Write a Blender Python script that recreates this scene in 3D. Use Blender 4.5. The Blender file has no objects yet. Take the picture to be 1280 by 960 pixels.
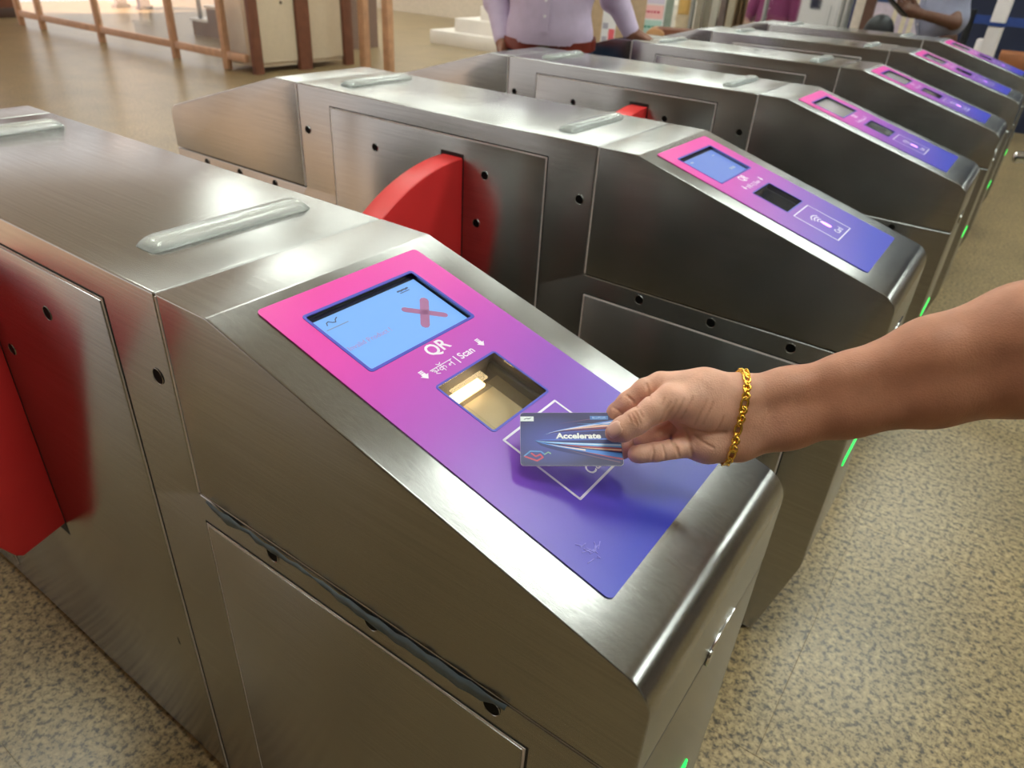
import bpy, bmesh, math, random
import numpy as np
from mathutils import Matrix, Vector, Euler

# ------------------------------------------------------------------ camera, world, lights, exposure
scene = bpy.context.scene
COL = scene.collection
CAM = np.array([0.6201, -0.3133, 1.2168])
ROT = Euler((math.radians(58.4018), math.radians(-3.1432), math.radians(35.5424)), 'XYZ')
FPX = 890.62
cam_data = bpy.data.cameras.new('camera')
cam_data.sensor_width = 36.0
cam_data.lens = FPX / 1280.0 * 36.0
cam_data.clip_start = 0.02
cam_data.clip_end = 200
cam_data.dof.use_dof = True
cam_data.dof.focus_distance = 0.66
cam_data.dof.aperture_fstop = 9.0
cam = bpy.data.objects.new('camera', cam_data)
COL.objects.link(cam)
cam.location = CAM
cam.rotation_euler = ROT
scene.camera = cam
MC = np.array(ROT.to_matrix())

scene.view_settings.view_transform = 'Standard'
scene.view_settings.look = 'None'
scene.view_settings.gamma = 1.0
scene.view_settings.use_curve_mapping = False
scene.view_settings.exposure = 0.08

WORLD_COL = (1.0, 0.955, 0.93)
WORLD_STRENGTH = 1.1
LAMP_STRENGTH = 17.5
CEIL_Z = 4.3
world = bpy.data.worlds.new('daylight')
scene.world = world
world.use_nodes = True
bg = world.node_tree.nodes['Background']
bg.inputs['Color'].default_value = (*WORLD_COL, 1)
bg.inputs['Strength'].default_value = WORLD_STRENGTH
# low warm sun that falls through an opening added in the near left wall
sun_d = bpy.data.lights.new('sun', 'SUN')
sun_d.energy = 21.0
sun_d.color = (1.0, 0.77, 0.68)
sun_d.angle = math.radians(1.0)
sun = bpy.data.objects.new('sun', sun_d)
COL.objects.link(sun)
sun.rotation_euler = Vector((0.25, 0.80, -0.50)).to_track_quat('-Z', 'Y').to_euler()


def cam_pt(u, v, D):
    """point of the hall that the photograph shows at pixel (u, v), D metres in front of the lens"""
    c = np.array([(u - 640) / FPX * D, -(v - 480) / FPX * D, -D])
    return CAM + MC @ c


# ------------------------------------------------------------------ materials
def new_mat(name):
    m = bpy.data.materials.new(name)
    m.use_nodes = True
    nt = m.node_tree
    return m, nt, nt.nodes['Principled BSDF']


def srgb(r, g, b):
    f = lambda c: (c / 255 / 12.92) if c / 255 <= 0.04045 else ((c / 255 + 0.055) / 1.055) ** 2.4
    return (f(r), f(g), f(b), 1)


MATS = {}


def plain(name, col, rough=0.5, metal=0.0, emit=0.0, emit_col=None, trans=0.0, var=0.08, scale=30, coat=0.0, alpha=1.0, spec=0.5):
    if name in MATS:
        return MATS[name]
    m, nt, b = new_mat(name)
    c = srgb(*col)
    if var > 0:
        tc = nt.nodes.new('ShaderNodeTexCoord')
        nz = nt.nodes.new('ShaderNodeTexNoise')
        nz.inputs['Scale'].default_value = scale
        nz.inputs['Detail'].default_value = 4
        nt.links.new(tc.outputs['Object'], nz.inputs['Vector'])
        rp = nt.nodes.new('ShaderNodeValToRGB')
        rp.color_ramp.elements[0].position = 0.3
        rp.color_ramp.elements[1].position = 0.7
        rp.color_ramp.elements[0].color = (c[0] * (1 - var), c[1] * (1 - var), c[2] * (1 - var), 1)
        rp.color_ramp.elements[1].color = (min(1, c[0] * (1 + var)), min(1, c[1] * (1 + var)), min(1, c[2] * (1 + var)), 1)
        nt.links.new(nz.outputs['Fac'], rp.inputs['Fac'])
        nt.links.new(rp.outputs['Color'], b.inputs['Base Color'])
    else:
        b.inputs['Base Color'].default_value = c
    b.inputs['Roughness'].default_value = rough
    b.inputs['Metallic'].default_value = metal
    b.inputs['Transmission Weight'].default_value = trans
    b.inputs['Coat Weight'].default_value = coat
    b.inputs['Alpha'].default_value = alpha
    b.inputs['Specular IOR Level'].default_value = spec
    if emit > 0:
        b.inputs['Emission Color'].default_value = srgb(*(emit_col or col))
        b.inputs['Emission Strength'].default_value = emit
    MATS[name] = m
    return m


def steel_mat(name, col, rough, axis, bump=0.05):
    m, nt, b = new_mat(name)
    tc = nt.nodes.new('ShaderNodeTexCoord')
    mp = nt.nodes.new('ShaderNodeMapping')
    s = [420, 420, 420]
    s[axis] = 5
    mp.inputs['Scale'].default_value = s
    nt.links.new(tc.outputs['Object'], mp.inputs['Vector'])
    nz = nt.nodes.new('ShaderNodeTexNoise')
    nz.inputs['Scale'].default_value = 1
    nz.inputs['Detail'].default_value = 3
    nt.links.new(mp.outputs['Vector'], nz.inputs['Vector'])
    # broad smudges
    nz2 = nt.nodes.new('ShaderNodeTexNoise')
    nz2.inputs['Scale'].default_value = 9
    nz2.inputs['Detail'].default_value = 5
    nt.links.new(tc.outputs['Object'], nz2.inputs['Vector'])
    mr = nt.nodes.new('ShaderNodeMapRange')
    mr.inputs['From Min'].default_value = 0.3
    mr.inputs['From Max'].default_value = 0.7
    mr.inputs['To Min'].default_value = rough - 0.02
    mr.inputs['To Max'].default_value = rough + 0.025
    nt.links.new(nz2.outputs['Fac'], mr.inputs['Value'])
    nt.links.new(mr.outputs['Result'], b.inputs['Roughness'])
    rp = nt.nodes.new('ShaderNodeValToRGB')
    c = srgb(*col)
    rp.color_ramp.elements[0].position = 0.25
    rp.color_ramp.elements[1].position = 0.75
    rp.color_ramp.elements[0].color = (c[0] * .86, c[1] * .86, c[2] * .86, 1)
    rp.color_ramp.elements[1].color = (c[0] * 1.08, c[1] * 1.08, c[2] * 1.08, 1)
    nt.links.new(nz.outputs['Fac'], rp.inputs['Fac'])
    nt.links.new(rp.outputs['Color'], b.inputs['Base Color'])
    b.inputs['Metallic'].default_value = 1.0
    # lengthwise brushing: reflections smear across the grain
    b.inputs['Anisotropic'].default_value = 0.8
    ge = nt.nodes.new('ShaderNodeNewGeometry')
    cr = nt.nodes.new('ShaderNodeVectorMath'); cr.operation = 'CROSS_PRODUCT'
    cr.inputs[1].default_value = (1.0, 0.05, 0.02)
    nt.links.new(ge.outputs['True Normal'], cr.inputs[0])
    nt.links.new(cr.outputs[0], b.inputs['Tangent'])
    bp = nt.nodes.new('ShaderNodeBump')
    bp.inputs['Strength'].default_value = bump
    bp.inputs['Distance'].default_value = 0.002
    nt.links.new(nz.outputs['Fac'], bp.inputs['Height'])
    nt.links.new(bp.outputs['Normal'], b.inputs['Normal'])
    MATS[name] = m
    return m


STEEL = steel_mat('brushed_steel', (170, 169, 168), 0.23, 0, 0.03)
STEEL_HEAD = steel_mat('brushed_steel_cover', (170, 169, 168), 0.235, 0, 0.03)
CUT_EDGE = plain('cut_steel_edge', (238, 230, 230), 0.45, 0.3, var=0.04)
CHROME = plain('chrome', (215, 215, 215), 0.12, 1.0, var=0.0)
GAP = plain('dark_gap', (16, 15, 15), 0.6, var=0.1)
LENS = plain('sensor_lens', (6, 6, 7), 0.6, var=0.0, spec=0.1)
RED = plain('red_wing', (226, 48, 50), 0.42, var=0.03, scale=12)
ACRYL = plain('frosted_acrylic', (238, 242, 240), 0.26, trans=0.82, var=0.02)
GREEN = plain('green_light', (20, 220, 80), 0.4, emit=1.6, emit_col=(20, 225, 85), var=0.0)
WHITE_PRINT = plain('white_print', (236, 228, 240), 0.45, var=0.0)
BLUE_EDGE = plain('blue_border_print', (72, 74, 190), 0.35, var=0.03)
FILM = plain('torn_film', (92, 106, 116), 0.5, var=0.12, scale=60)


def decal_mat():
    m, nt, b = new_mat('gradient_print')
    at = nt.nodes.new('ShaderNodeAttribute')
    at.attribute_name = 'UVMap'
    sx = nt.nodes.new('ShaderNodeSeparateXYZ')
    nt.links.new(at.outputs['Vector'], sx.inputs[0])
    # printed gradient runs down the plate with a slant across it
    ma = nt.nodes.new('ShaderNodeMath'); ma.operation = 'MULTIPLY_ADD'
    ma.inputs[1].default_value = 0.10
    nt.links.new(sx.outputs[1], ma.inputs[0]); nt.links.new(sx.outputs[0], ma.inputs[2])
    rp = nt.nodes.new('ShaderNodeValToRGB')
    e = rp.color_ramp.elements
    e[0].position = 0.0; e[0].color = srgb(238, 62, 168)
    e[1].position = 1.0; e[1].color = srgb(62, 66, 190)
    for p, c in ((0.22, (228, 70, 178)), (0.42, (188, 74, 188)), (0.62, (142, 72, 186)), (0.80, (106, 74, 186))):
        x = e.new(p); x.color = srgb(*c)
    nt.links.new(ma.outputs[0], rp.inputs['Fac'])
    nt.links.new(rp.outputs['Color'], b.inputs['Base Color'])
    b.inputs['Roughness'].default_value = 0.30
    tc = nt.nodes.new('ShaderNodeTexCoord')
    nz = nt.nodes.new('ShaderNodeTexNoise'); nz.inputs['Scale'].default_value = 40
    nt.links.new(tc.outputs['Object'], nz.inputs['Vector'])
    bp = nt.nodes.new('ShaderNodeBump'); bp.inputs['Strength'].default_value = 0.04; bp.inputs['Distance'].default_value = 0.002
    nt.links.new(nz.outputs['Fac'], bp.inputs['Height']); nt.links.new(bp.outputs['Normal'], b.inputs['Normal'])
    return m


DECAL = decal_mat()


def granite_mat():
    m, nt, b = new_mat('polished_granite')
    ge = nt.nodes.new('ShaderNodeNewGeometry')
    n1 = nt.nodes.new('ShaderNodeTexNoise'); n1.inputs['Scale'].default_value = 80; n1.inputs['Detail'].default_value = 3; n1.inputs['Roughness'].default_value = 0.65
    n2 = nt.nodes.new('ShaderNodeTexNoise'); n2.inputs['Scale'].default_value = 150; n2.inputs['Detail'].default_value = 2
    n3 = nt.nodes.new('ShaderNodeTexNoise'); n3.inputs['Scale'].default_value = 3.2; n3.inputs['Detail'].default_value = 4
    v = nt.nodes.new('ShaderNodeTexVoronoi'); v.inputs['Scale'].default_value = 95
    for n in (n1, n2, n3, v):
        nt.links.new(ge.outputs['Position'], n.inputs['Vector'])
    rp = nt.nodes.new('ShaderNodeValToRGB')
    e = rp.color_ramp.elements
    e[0].position = 0.28; e[0].color = srgb(68, 61, 51)
    e[1].position = 0.74; e[1].color = srgb(192, 169, 129)
    for p, c in ((0.40, (96, 84, 67)), (0.455, (144, 125, 93)), (0.55, (164, 143, 108))):
        x = e.new(p); x.color = srgb(*c)
    nt.links.new(n1.outputs['Fac'], rp.inputs['Fac'])
    rp2 = nt.nodes.new('ShaderNodeValToRGB')
    rp2.color_ramp.elements[0].position = 0.34; rp2.color_ramp.elements[0].color = (0.42, 0.41, 0.40, 1)
    rp2.color_ramp.elements[1].position = 0.46; rp2.color_ramp.elements[1].color = (1, 1, 1, 1)
    nt.links.new(n2.outputs['Fac'], rp2.inputs['Fac'])
    mx = nt.nodes.new('ShaderNodeMix'); mx.data_type = 'RGBA'; mx.blend_type = 'MULTIPLY'; mx.inputs[0].default_value = 0.8
    nt.links.new(rp.outputs['Color'], mx.inputs[6]); nt.links.new(rp2.outputs['Color'], mx.inputs[7])
    rpv = nt.nodes.new('ShaderNodeValToRGB')
    rpv.color_ramp.elements[0].color = (0.84, 0.84, 0.84, 1); rpv.color_ramp.elements[1].color = (1.12, 1.1, 1.06, 1)
    nt.links.new(v.outputs['Color'], rpv.inputs['Fac'])
    mx2 = nt.nodes.new('ShaderNodeMix'); mx2.data_type = 'RGBA'; mx2.blend_type = 'MULTIPLY'; mx2.inputs[0].default_value = 1
    nt.links.new(mx.outputs[2], mx2.inputs[6]); nt.links.new(rpv.outputs['Color'], mx2.inputs[7])
    rp3 = nt.nodes.new('ShaderNodeValToRGB')
    rp3.color_ramp.elements[0].position = 0.3; rp3.color_ramp.elements[0].color = (0.80, 0.80, 0.80, 1)
    rp3.color_ramp.elements[1].position = 0.7; rp3.color_ramp.elements[1].color = (1.06, 1.04, 1.0, 1)
    nt.links.new(n3.outputs['Fac'], rp3.inputs['Fac'])
    mx3 = nt.nodes.new('ShaderNodeMix'); mx3.data_type = 'RGBA'; mx3.blend_type = 'MULTIPLY'; mx3.inputs[0].default_value = 1
    nt.links.new(mx2.outputs[2], mx3.inputs[6]); nt.links.new(rp3.outputs['Color'], mx3.inputs[7])
    oi = nt.nodes.new('ShaderNodeObjectInfo')
    rpo = nt.nodes.new('ShaderNodeValToRGB')
    rpo.color_ramp.elements[0].color = (0.93, 0.93, 0.92, 1); rpo.color_ramp.elements[1].color = (1.03, 1.02, 1.0, 1)
    nt.links.new(oi.outputs['Random'], rpo.inputs['Fac'])
    mx4 = nt.nodes.new('ShaderNodeMix'); mx4.data_type = 'RGBA'; mx4.blend_type = 'MULTIPLY'; mx4.inputs[0].default_value = 1
    nt.links.new(mx3.outputs[2], mx4.inputs[6]); nt.links.new(rpo.outputs['Color'], mx4.inputs[7])
    nt.links.new(mx4.outputs[2], b.inputs['Base Color'])
    b.inputs['Roughness'].default_value = 0.29
    b.inputs['Specular IOR Level'].default_value = 0.5
    return m


GRANITE = granite_mat()


def skin_mat(name, c0, c1, bump=0.25):
    m, nt, b = new_mat(name)
    at = nt.nodes.new('ShaderNodeAttribute'); at.attribute_name = 'tone'
    tc = nt.nodes.new('ShaderNodeTexCoord')
    nz = nt.nodes.new('ShaderNodeTexNoise'); nz.inputs['Scale'].default_value = 45; nz.inputs['Detail'].default_value = 5
    nt.links.new(tc.outputs['Object'], nz.inputs['Vector'])
    mx = nt.nodes.new('ShaderNodeMix'); mx.data_type = 'RGBA'
    mx.inputs[6].default_value = srgb(*c0); mx.inputs[7].default_value = srgb(*c1)
    nt.links.new(at.outputs['Fac'], mx.inputs[0])
    rp = nt.nodes.new('ShaderNodeValToRGB')
    rp.color_ramp.elements[0].position = 0.3; rp.color_ramp.elements[0].color = (0.84, 0.80, 0.78, 1)
    rp.color_ramp.elements[1].position = 0.7; rp.color_ramp.elements[1].color = (1.06, 1.04, 1.03, 1)
    nt.links.new(nz.outputs['Fac'], rp.inputs['Fac'])
    m2 = nt.nodes.new('ShaderNodeMix'); m2.data_type = 'RGBA'; m2.blend_type = 'MULTIPLY'; m2.inputs[0].default_value = 1
    nt.links.new(mx.outputs[2], m2.inputs[6]); nt.links.new(rp.outputs['Color'], m2.inputs[7])
    nt.links.new(m2.outputs[2], b.inputs['Base Color'])
    b.inputs['Roughness'].default_value = 0.52
    b.inputs['Subsurface Weight'].default_value = 0.12
    b.inputs['Subsurface Radius'].default_value = (0.010, 0.004, 0.002)
    b.inputs['Subsurface Scale'].default_value = 0.5
    n2 = nt.nodes.new('ShaderNodeTexVoronoi'); n2.inputs['Scale'].default_value = 620
    nt.links.new(tc.outputs['Object'], n2.inputs['Vector'])
    bp = nt.nodes.new('ShaderNodeBump'); bp.inputs['Strength'].default_value = bump; bp.inputs['Distance'].default_value = 0.0006
    nt.links.new(n2.outputs['Distance'], bp.inputs['Height']); nt.links.new(bp.outputs['Normal'], b.inputs['Normal'])
    return m


# ------------------------------------------------------------------ mesh helpers
def link(o, parent=None):
    COL.objects.link(o)
    if parent is not None:
        o.parent = parent
    return o


def mesh_obj(name, verts, faces, mat, parent=None, smooth=None):
    me = bpy.data.meshes.new(name)
    me.from_pydata([tuple(map(float, v)) for v in verts], [], faces)
    me.update()
    if smooth is not None:
        me.polygons.foreach_set('use_smooth', [True] * len(me.polygons))
        if smooth < 179:
            me.set_sharp_from_angle(angle=math.radians(smooth))
    if mat:
        me.materials.append(mat)
    return link(bpy.data.objects.new(name, me), parent)


def bm_obj(name, bm, mat, parent=None, smooth=40):
    bmesh.ops.recalc_face_normals(bm, faces=bm.faces)
    me = bpy.data.meshes.new(name)
    bm.to_mesh(me)
    bm.free()
    if smooth:
        me.polygons.foreach_set('use_smooth', [True] * len(me.polygons))
        me.set_sharp_from_angle(angle=math.radians(smooth))
    if mat:
        me.materials.append(mat)
    return link(bpy.data.objects.new(name, me), parent)


def prism_bm(profile, d0, d1, fn, bevel=0.0, seg=3, which='caps'):
    """extrude a 2D outline from d0 to d1; fn(a, b, d) gives the 3D point"""
    bm = bmesh.new()
    n = len(profile)
    A = [bm.verts.new(fn(a, b, d0)) for a, b in profile]
    B = [bm.verts.new(fn(a, b, d1)) for a, b in profile]
    f0 = bm.faces.new(A); f1 = bm.faces.new(B[::-1])
    for i in range(n):
        bm.faces.new((A[i], B[i], B[(i + 1) % n], A[(i + 1) % n]))
    bmesh.ops.recalc_face_normals(bm, faces=bm.faces)
    if bevel > 0:
        if which == 'caps':
            ed = set(f0.edges) | set(f1.edges)
        elif which == 'cap1':
            ed = set(f1.edges)
        else:
            ed = set(bm.edges)
        bmesh.ops.bevel(bm, geom=list(ed), offset=bevel, segments=seg, profile=0.5, affect='EDGES', clamp_overlap=True)
    return bm


def prism(name, profile, d0, d1, fn, mat, parent=None, bevel=0.0, seg=3, which='caps', smooth=40):
    return bm_obj(name, prism_bm(profile, d0, d1, fn, bevel, seg, which), mat, parent, smooth)


def box(name, x0, x1, y0, y1, z0, z1, mat, parent=None, bevel=0.0, seg=2):
    return prism(name, [(x0, z0), (x1, z0), (x1, z1), (x0, z1)], y0, y1, lambda a, b, d: (a, d, b), mat, parent, bevel, seg, 'all')


def rrect(x0, x1, y0, y1, r, n=5):
    pts = []
    for cx, cy, a0 in ((x1 - r, y1 - r, 0), (x0 + r, y1 - r, 90), (x0 + r, y0 + r, 180), (x1 - r, y0 + r, 270)):
        for i in range(n + 1):
            a = math.radians(a0 + 90 * i / n)
            pts.append((cx + r * math.cos(a), cy + r * math.sin(a)))
    return pts


def tube(name, pts, r, mat, parent=None, sides=10, closed=False):
    pts = [Vector(p) for p in pts]
    V, F = [], []
    n = len(pts)
    up = Vector((0, 0, 1))
    for i, p in enumerate(pts):
        if closed:
            t = (pts[(i + 1) % n] - pts[i - 1]).normalized()
        else:
            t = (pts[min(i + 1, n - 1)] - pts[max(i - 1, 0)]).normalized()
        a = t.cross(up if abs(t.z) < .9 else Vector((1, 0, 0))).normalized()
        b = t.cross(a)
        rr = r[i] if isinstance(r, (list, tuple)) else r
        for k in range(sides):
            an = 2 * math.pi * k / sides
            V.append(p + a * rr * math.cos(an) + b * rr * math.sin(an))
    m = n if closed else n - 1
    for i in range(m):
        for k in range(sides):
            j = (i + 1) % n
            F.append((i * sides + k, i * sides + (k + 1) % sides, j * sides + (k + 1) % sides, j * sides + k))
    if not closed:
        F.append(tuple(range(sides)))
        F.append(tuple((n - 1) * sides + k for k in range(sides))[::-1])
    return mesh_obj(name, V, F, mat, parent, 50)


def text_mesh(body, size, offset=0.0, extrude=0.0001, align='CENTER', sx=1.0):
    cu = bpy.data.curves.new('txt', 'FONT')
    cu.body = body
    cu.size = size
    cu.offset = offset
    cu.extrude = extrude
    cu.resolution_u = 3
    cu.align_x = align
    cu.align_y = 'CENTER'
    o = bpy.data.objects.new('txt', cu)
    COL.objects.link(o)
    dg = bpy.context.evaluated_depsgraph_get()
    dg.update()
    me = bpy.data.meshes.new_from_object(o.evaluated_get(dg))
    bpy.data.objects.remove(o)
    if sx != 1.0:
        me.transform(Matrix.Diagonal((sx, 1, 1, 1)))
    return me


def boolean(o, cutters):
    for c in cutters:
        md = o.modifiers.new('cut', 'BOOLEAN')
        md.object = c
        md.operation = 'DIFFERENCE'
        md.solver = 'EXACT'
    dg = bpy.context.evaluated_depsgraph_get()
    dg.update()
    me = bpy.data.meshes.new_from_object(o.evaluated_get(dg))
    o.modifiers.clear()
    o.data = me
    me.set_sharp_from_angle(angle=math.radians(40))
    for c in cutters:
        bpy.data.objects.remove(c)


def tag(o, label=None, cat=None, group=None, kind=None):
    if label: o['label'] = label
    if cat: o['category'] = cat
    if group: o['group'] = group
    if kind: o['kind'] = kind
    return o


def empty(name, loc=(0, 0, 0), rz=0.0):
    o = bpy.data.objects.new(name, None)
    o.empty_display_size = 0.1
    COL.objects.link(o)
    o.location = loc
    o.rotation_euler = (0, 0, rz)
    return o


def copy_tree(o, parent=None):
    c = o.copy()
    COL.objects.link(c)
    c.parent = parent
    for ch in [x for x in o.children]:
        copy_tree(ch, c)
    return c


# ------------------------------------------------------------------ implicit surfaces for bodies
def sdf_mesh(prims, vox):
    """prims: ('cap', a, b, ra, rb, k[, tone]) | ('ell', c, (rx,ry,rz), R, k) | ('cut', a, b, ra, rb, k)
    returns verts, quads"""
    lo = np.full(3, 1e9); hi = np.full(3, -1e9)
    for p in prims:
        if p[0] == 'cap':
            for c, r in ((p[1], p[3]), (p[2], p[4])):
                lo = np.minimum(lo, np.array(c) - r); hi = np.maximum(hi, np.array(c) + r)
        elif p[0] == 'ell':
            r = max(p[2]); lo = np.minimum(lo, np.array(p[1]) - r); hi = np.maximum(hi, np.array(p[1]) + r)
    lo = lo - 4 * vox; hi = hi + 4 * vox
    n = np.ceil((hi - lo) / vox).astype(int) + 1
    D = np.full(n, 1.0, np.float32)
    ax = [lo[i] + vox * np.arange(n[i]) for i in range(3)]
    for p in prims:
        k = p[5] if p[0] != 'ell' else p[4]
        if p[0] == 'ell':
            r = max(p[2]); bl = np.array(p[1]) - r; bh = np.array(p[1]) + r
        else:
            bl = np.minimum(np.array(p[1]) - p[3], np.array(p[2]) - p[4]); bh = np.maximum(np.array(p[1]) + p[3], np.array(p[2]) + p[4])
        mg = k + 4 * vox
        i0 = np.clip(np.floor((bl - mg - lo) / vox).astype(int), 0, n - 1)
        i1 = np.clip(np.ceil((bh + mg - lo) / vox).astype(int) + 1, 1, n)
        X = ax[0][i0[0]:i1[0]][:, None, None]; Y = ax[1][i0[1]:i1[1]][None, :, None]; Z = ax[2][i0[2]:i1[2]][None, None, :]
        sl = (slice(i0[0], i1[0]), slice(i0[1], i1[1]), slice(i0[2], i1[2]))
        d = prim_d(p, X, Y, Z).astype(np.float32)
        A = D[sl]
        if p[0] == 'cut':
            d = -d
            h = np.clip(0.5 - 0.5 * (A - d) / max(k, 1e-6), 0, 1)
            D[sl] = A * (1 - h) + d * h + k * h * (1 - h)
        else:
            h = np.clip(0.5 + 0.5 * (A - d) / max(k, 1e-6), 0, 1)
            D[sl] = A * (1 - h) + d * h - k * h * (1 - h)
    return surface_nets(D, lo, vox)


def prim_d(p, X, Y, Z):
    if p[0] == 'ell':
        R = np.array(p[3]) if p[3] is not None else np.eye(3)
        c = p[1]
        dx, dy, dz = X - c[0], Y - c[1], Z - c[2]
        q = [R[0][i] * dx + R[1][i] * dy + R[2][i] * dz for i in range(3)]
        k0 = np.sqrt((q[0] / p[2][0]) ** 2 + (q[1] / p[2][1]) ** 2 + (q[2] / p[2][2]) ** 2)
        k1 = np.sqrt((q[0] / p[2][0] ** 2) ** 2 + (q[1] / p[2][1] ** 2) ** 2 + (q[2] / p[2][2] ** 2) ** 2)
        return k0 * (k0 - 1) / np.maximum(k1, 1e-9)
    a, b = np.array(p[1], float), np.array(p[2], float)
    ba = b - a
    L = max(ba @ ba, 1e-12)
    t = np.clip(((X - a[0]) * ba[0] + (Y - a[1]) * ba[1] + (Z - a[2]) * ba[2]) / L, 0, 1)
    dx = X - a[0] - t * ba[0]; dy = Y - a[1] - t * ba[1]; dz = Z - a[2] - t * ba[2]
    return np.sqrt(dx * dx + dy * dy + dz * dz) - (p[3] + (p[4] - p[3]) * t)


def surface_nets(D, lo, vox):
    S = D < 0
    nx, ny, nz = D.shape
    cs = np.zeros((nx - 1, ny - 1, nz - 1), np.int8)
    for i in (0, 1):
        for j in (0, 1):
            for k in (0, 1):
                cs += S[i:nx - 1 + i, j:ny - 1 + j, k:nz - 1 + k]
    act = (cs > 0) & (cs < 8)
    idx = np.argwhere(act)
    ids = np.full(act.shape, -1, np.int64)
    ids[act] = np.arange(len(idx))
    acc = np.zeros((len(idx), 3)); cnt = np.zeros(len(idx))
    cor = [(i, j, k) for i in (0, 1) for j in (0, 1) for k in (0, 1)]
    vals = {c: D[idx[:, 0] + c[0], idx[:, 1] + c[1], idx[:, 2] + c[2]] for c in cor}
    for c in cor:
        for a in range(3):
            if c[a] == 0:
                d = list(c); d[a] = 1; d = tuple(d)
                v0, v1 = vals[c], vals[d]
                m = (v0 < 0) != (v1 < 0)
                t = np.where(m, v0 / np.where(m, v0 - v1, 1), 0)
                p = np.array(c, float)[None, :].repeat(len(idx), 0)
                p[:, a] = t
                acc[m] += p[m]; cnt[m] += 1
    V = lo + vox * (idx + acc / cnt[:, None])
    F = []
    for a in range(3):
        b, c = (a + 1) % 3, (a + 2) % 3
        s0 = [slice(None)] * 3; s1 = [slice(None)] * 3
        s0[a] = slice(0, -1); s1[a] = slice(1, None)
        m = S[tuple(s0)] != S[tuple(s1)]
        e = np.argwhere(m)
        e = e[(e[:, b] > 0) & (e[:, c] > 0) & (e[:, b] < D.shape[b] - 1) & (e[:, c] < D.shape[c] - 1)]
        ins = S[e[:, 0], e[:, 1], e[:, 2]]
        def cell(db, dc):
            q = e.copy(); q[:, b] += db; q[:, c] += dc
            return ids[q[:, 0], q[:, 1], q[:, 2]]
        q = np.stack([cell(-1, -1), cell(0, -1), cell(0, 0), cell(-1, 0)], 1)
        q[~ins] = q[~ins][:, ::-1]
        F.append(q)
    return V, np.concatenate(F)


def np_mesh(name, V, F, mat, parent=None, attrs=None):
    me = bpy.data.meshes.new(name)
    me.vertices.add(len(V)); me.vertices.foreach_set('co', V.astype(np.float32).ravel())
    me.loops.add(F.size); me.loops.foreach_set('vertex_index', F.astype(np.int32).ravel())
    me.polygons.add(len(F)); me.polygons.foreach_set('loop_start', np.arange(0, F.size, F.shape[1], dtype=np.int32))
    me.update(calc_edges=True); me.validate()
    me.polygons.foreach_set('use_smooth', np.ones(len(me.polygons), bool))
    for k, a in (attrs or {}).items():
        at = me.attributes.new(k, 'FLOAT', 'POINT'); at.data.foreach_set('value', a.astype(np.float32))
    if mat: me.materials.append(mat)
    return link(bpy.data.objects.new(name, me), parent)


def relax(V, F, it=2, f=0.5):
    for _ in range(it):
        s = np.zeros_like(V); c = np.zeros(len(V))
        for i in range(4):
            for j in (1, 3):
                np.add.at(s, F[:, i], V[F[:, (i + j) % 4]]); np.add.at(c, F[:, i], 1)
        V = V + f * (s / np.maximum(c, 1)[:, None] - V)
    return V


# ------------------------------------------------------------------ the hall
TS = 0.785
TX0, NTX = 0.60 - TS * 18, 28
TY0, NTY = 4.51 - TS * 13, 22
FX0, FX1 = TX0, TX0 + NTX * TS
FY0, FY1 = TY0, TY0 + NTY * TS
floor = box('floor', FX0, FX1, FY0, FY1, -0.12, -0.0012, plain('joint_grout', (150, 134, 108), 0.8), None)
tag(floor, 'polished beige granite floor laid in large square slabs', kind='structure')


def tile_geom(x0, y0):
    g, c, h = 0.0003, 0.0004, TS
    a0, a1 = g, h - g
    b0, b1 = g + c, h - g - c
    V = [(a0, a0, -.01), (a1, a0, -.01), (a1, a1, -.01), (a0, a1, -.01), (a0, a0, -c), (a1, a0, -c), (a1, a1, -c), (a0, a1, -c),
         (b0, b0, 0), (b1, b0, 0), (b1, b1, 0), (b0, b1, 0)]
    F = [(8, 9, 10, 11)]
    for i in range(4):
        j = (i + 1) % 4
        F += [(i, j, 4 + j, 4 + i), (4 + i, 4 + j, 8 + j, 8 + i)]
    return [(x + x0, y + y0, z) for x, y, z in V], F


def in_view(x, y):
    c = MC.T @ (np.array([x, y, 0]) - CAM)
    if c[2] > -0.3: return False
    u = 640 + FPX * c[0] / -c[2]; v = 480 - FPX * c[1] / -c[2]
    return -40 < u < 1320 and -20 < v < 1000


tile_me = None
restV, restF = [], []
for i in range(NTX):
    for j in range(NTY):
        x, y = TX0 + i * TS, TY0 + j * TS
        if any(in_view(x + a * TS, y + b * TS) for a in (0, .5, 1) for b in (0, .5, 1)):
            if tile_me is None:
                V, F = tile_geom(0, 0)
                t = mesh_obj('tile', V, F, GRANITE, floor)
                tile_me = t.data
            else:
                t = link(bpy.data.objects.new('tile', tile_me), floor)
            t.location = (x, y, 0)
        else:
            V, F = tile_geom(x, y)
            o = len(restV)
            restV += V; restF += [tuple(k + o for k in f) for f in F]
r = mesh_obj('outer_tiles', restV, restF, GRANITE, floor)
tag(r, kind='stuff')

CEILM = plain('ceiling_paint', (222, 222, 216), 0.8)
ceiling = box('ceiling', FX0, FX1, FY0, FY1, CEIL_Z, CEIL_Z + 0.15, CEILM)
tag(ceiling, 'plain pale painted ceiling of the station hall', kind='structure')

LAMPM = plain('lamp_diffuser', (244, 255, 250), 0.5, emit=LAMP_STRENGTH, emit_col=(240, 251, 242), var=0)
LAMPB = plain('lamp_housing', (225, 225, 225), 0.5)


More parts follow.
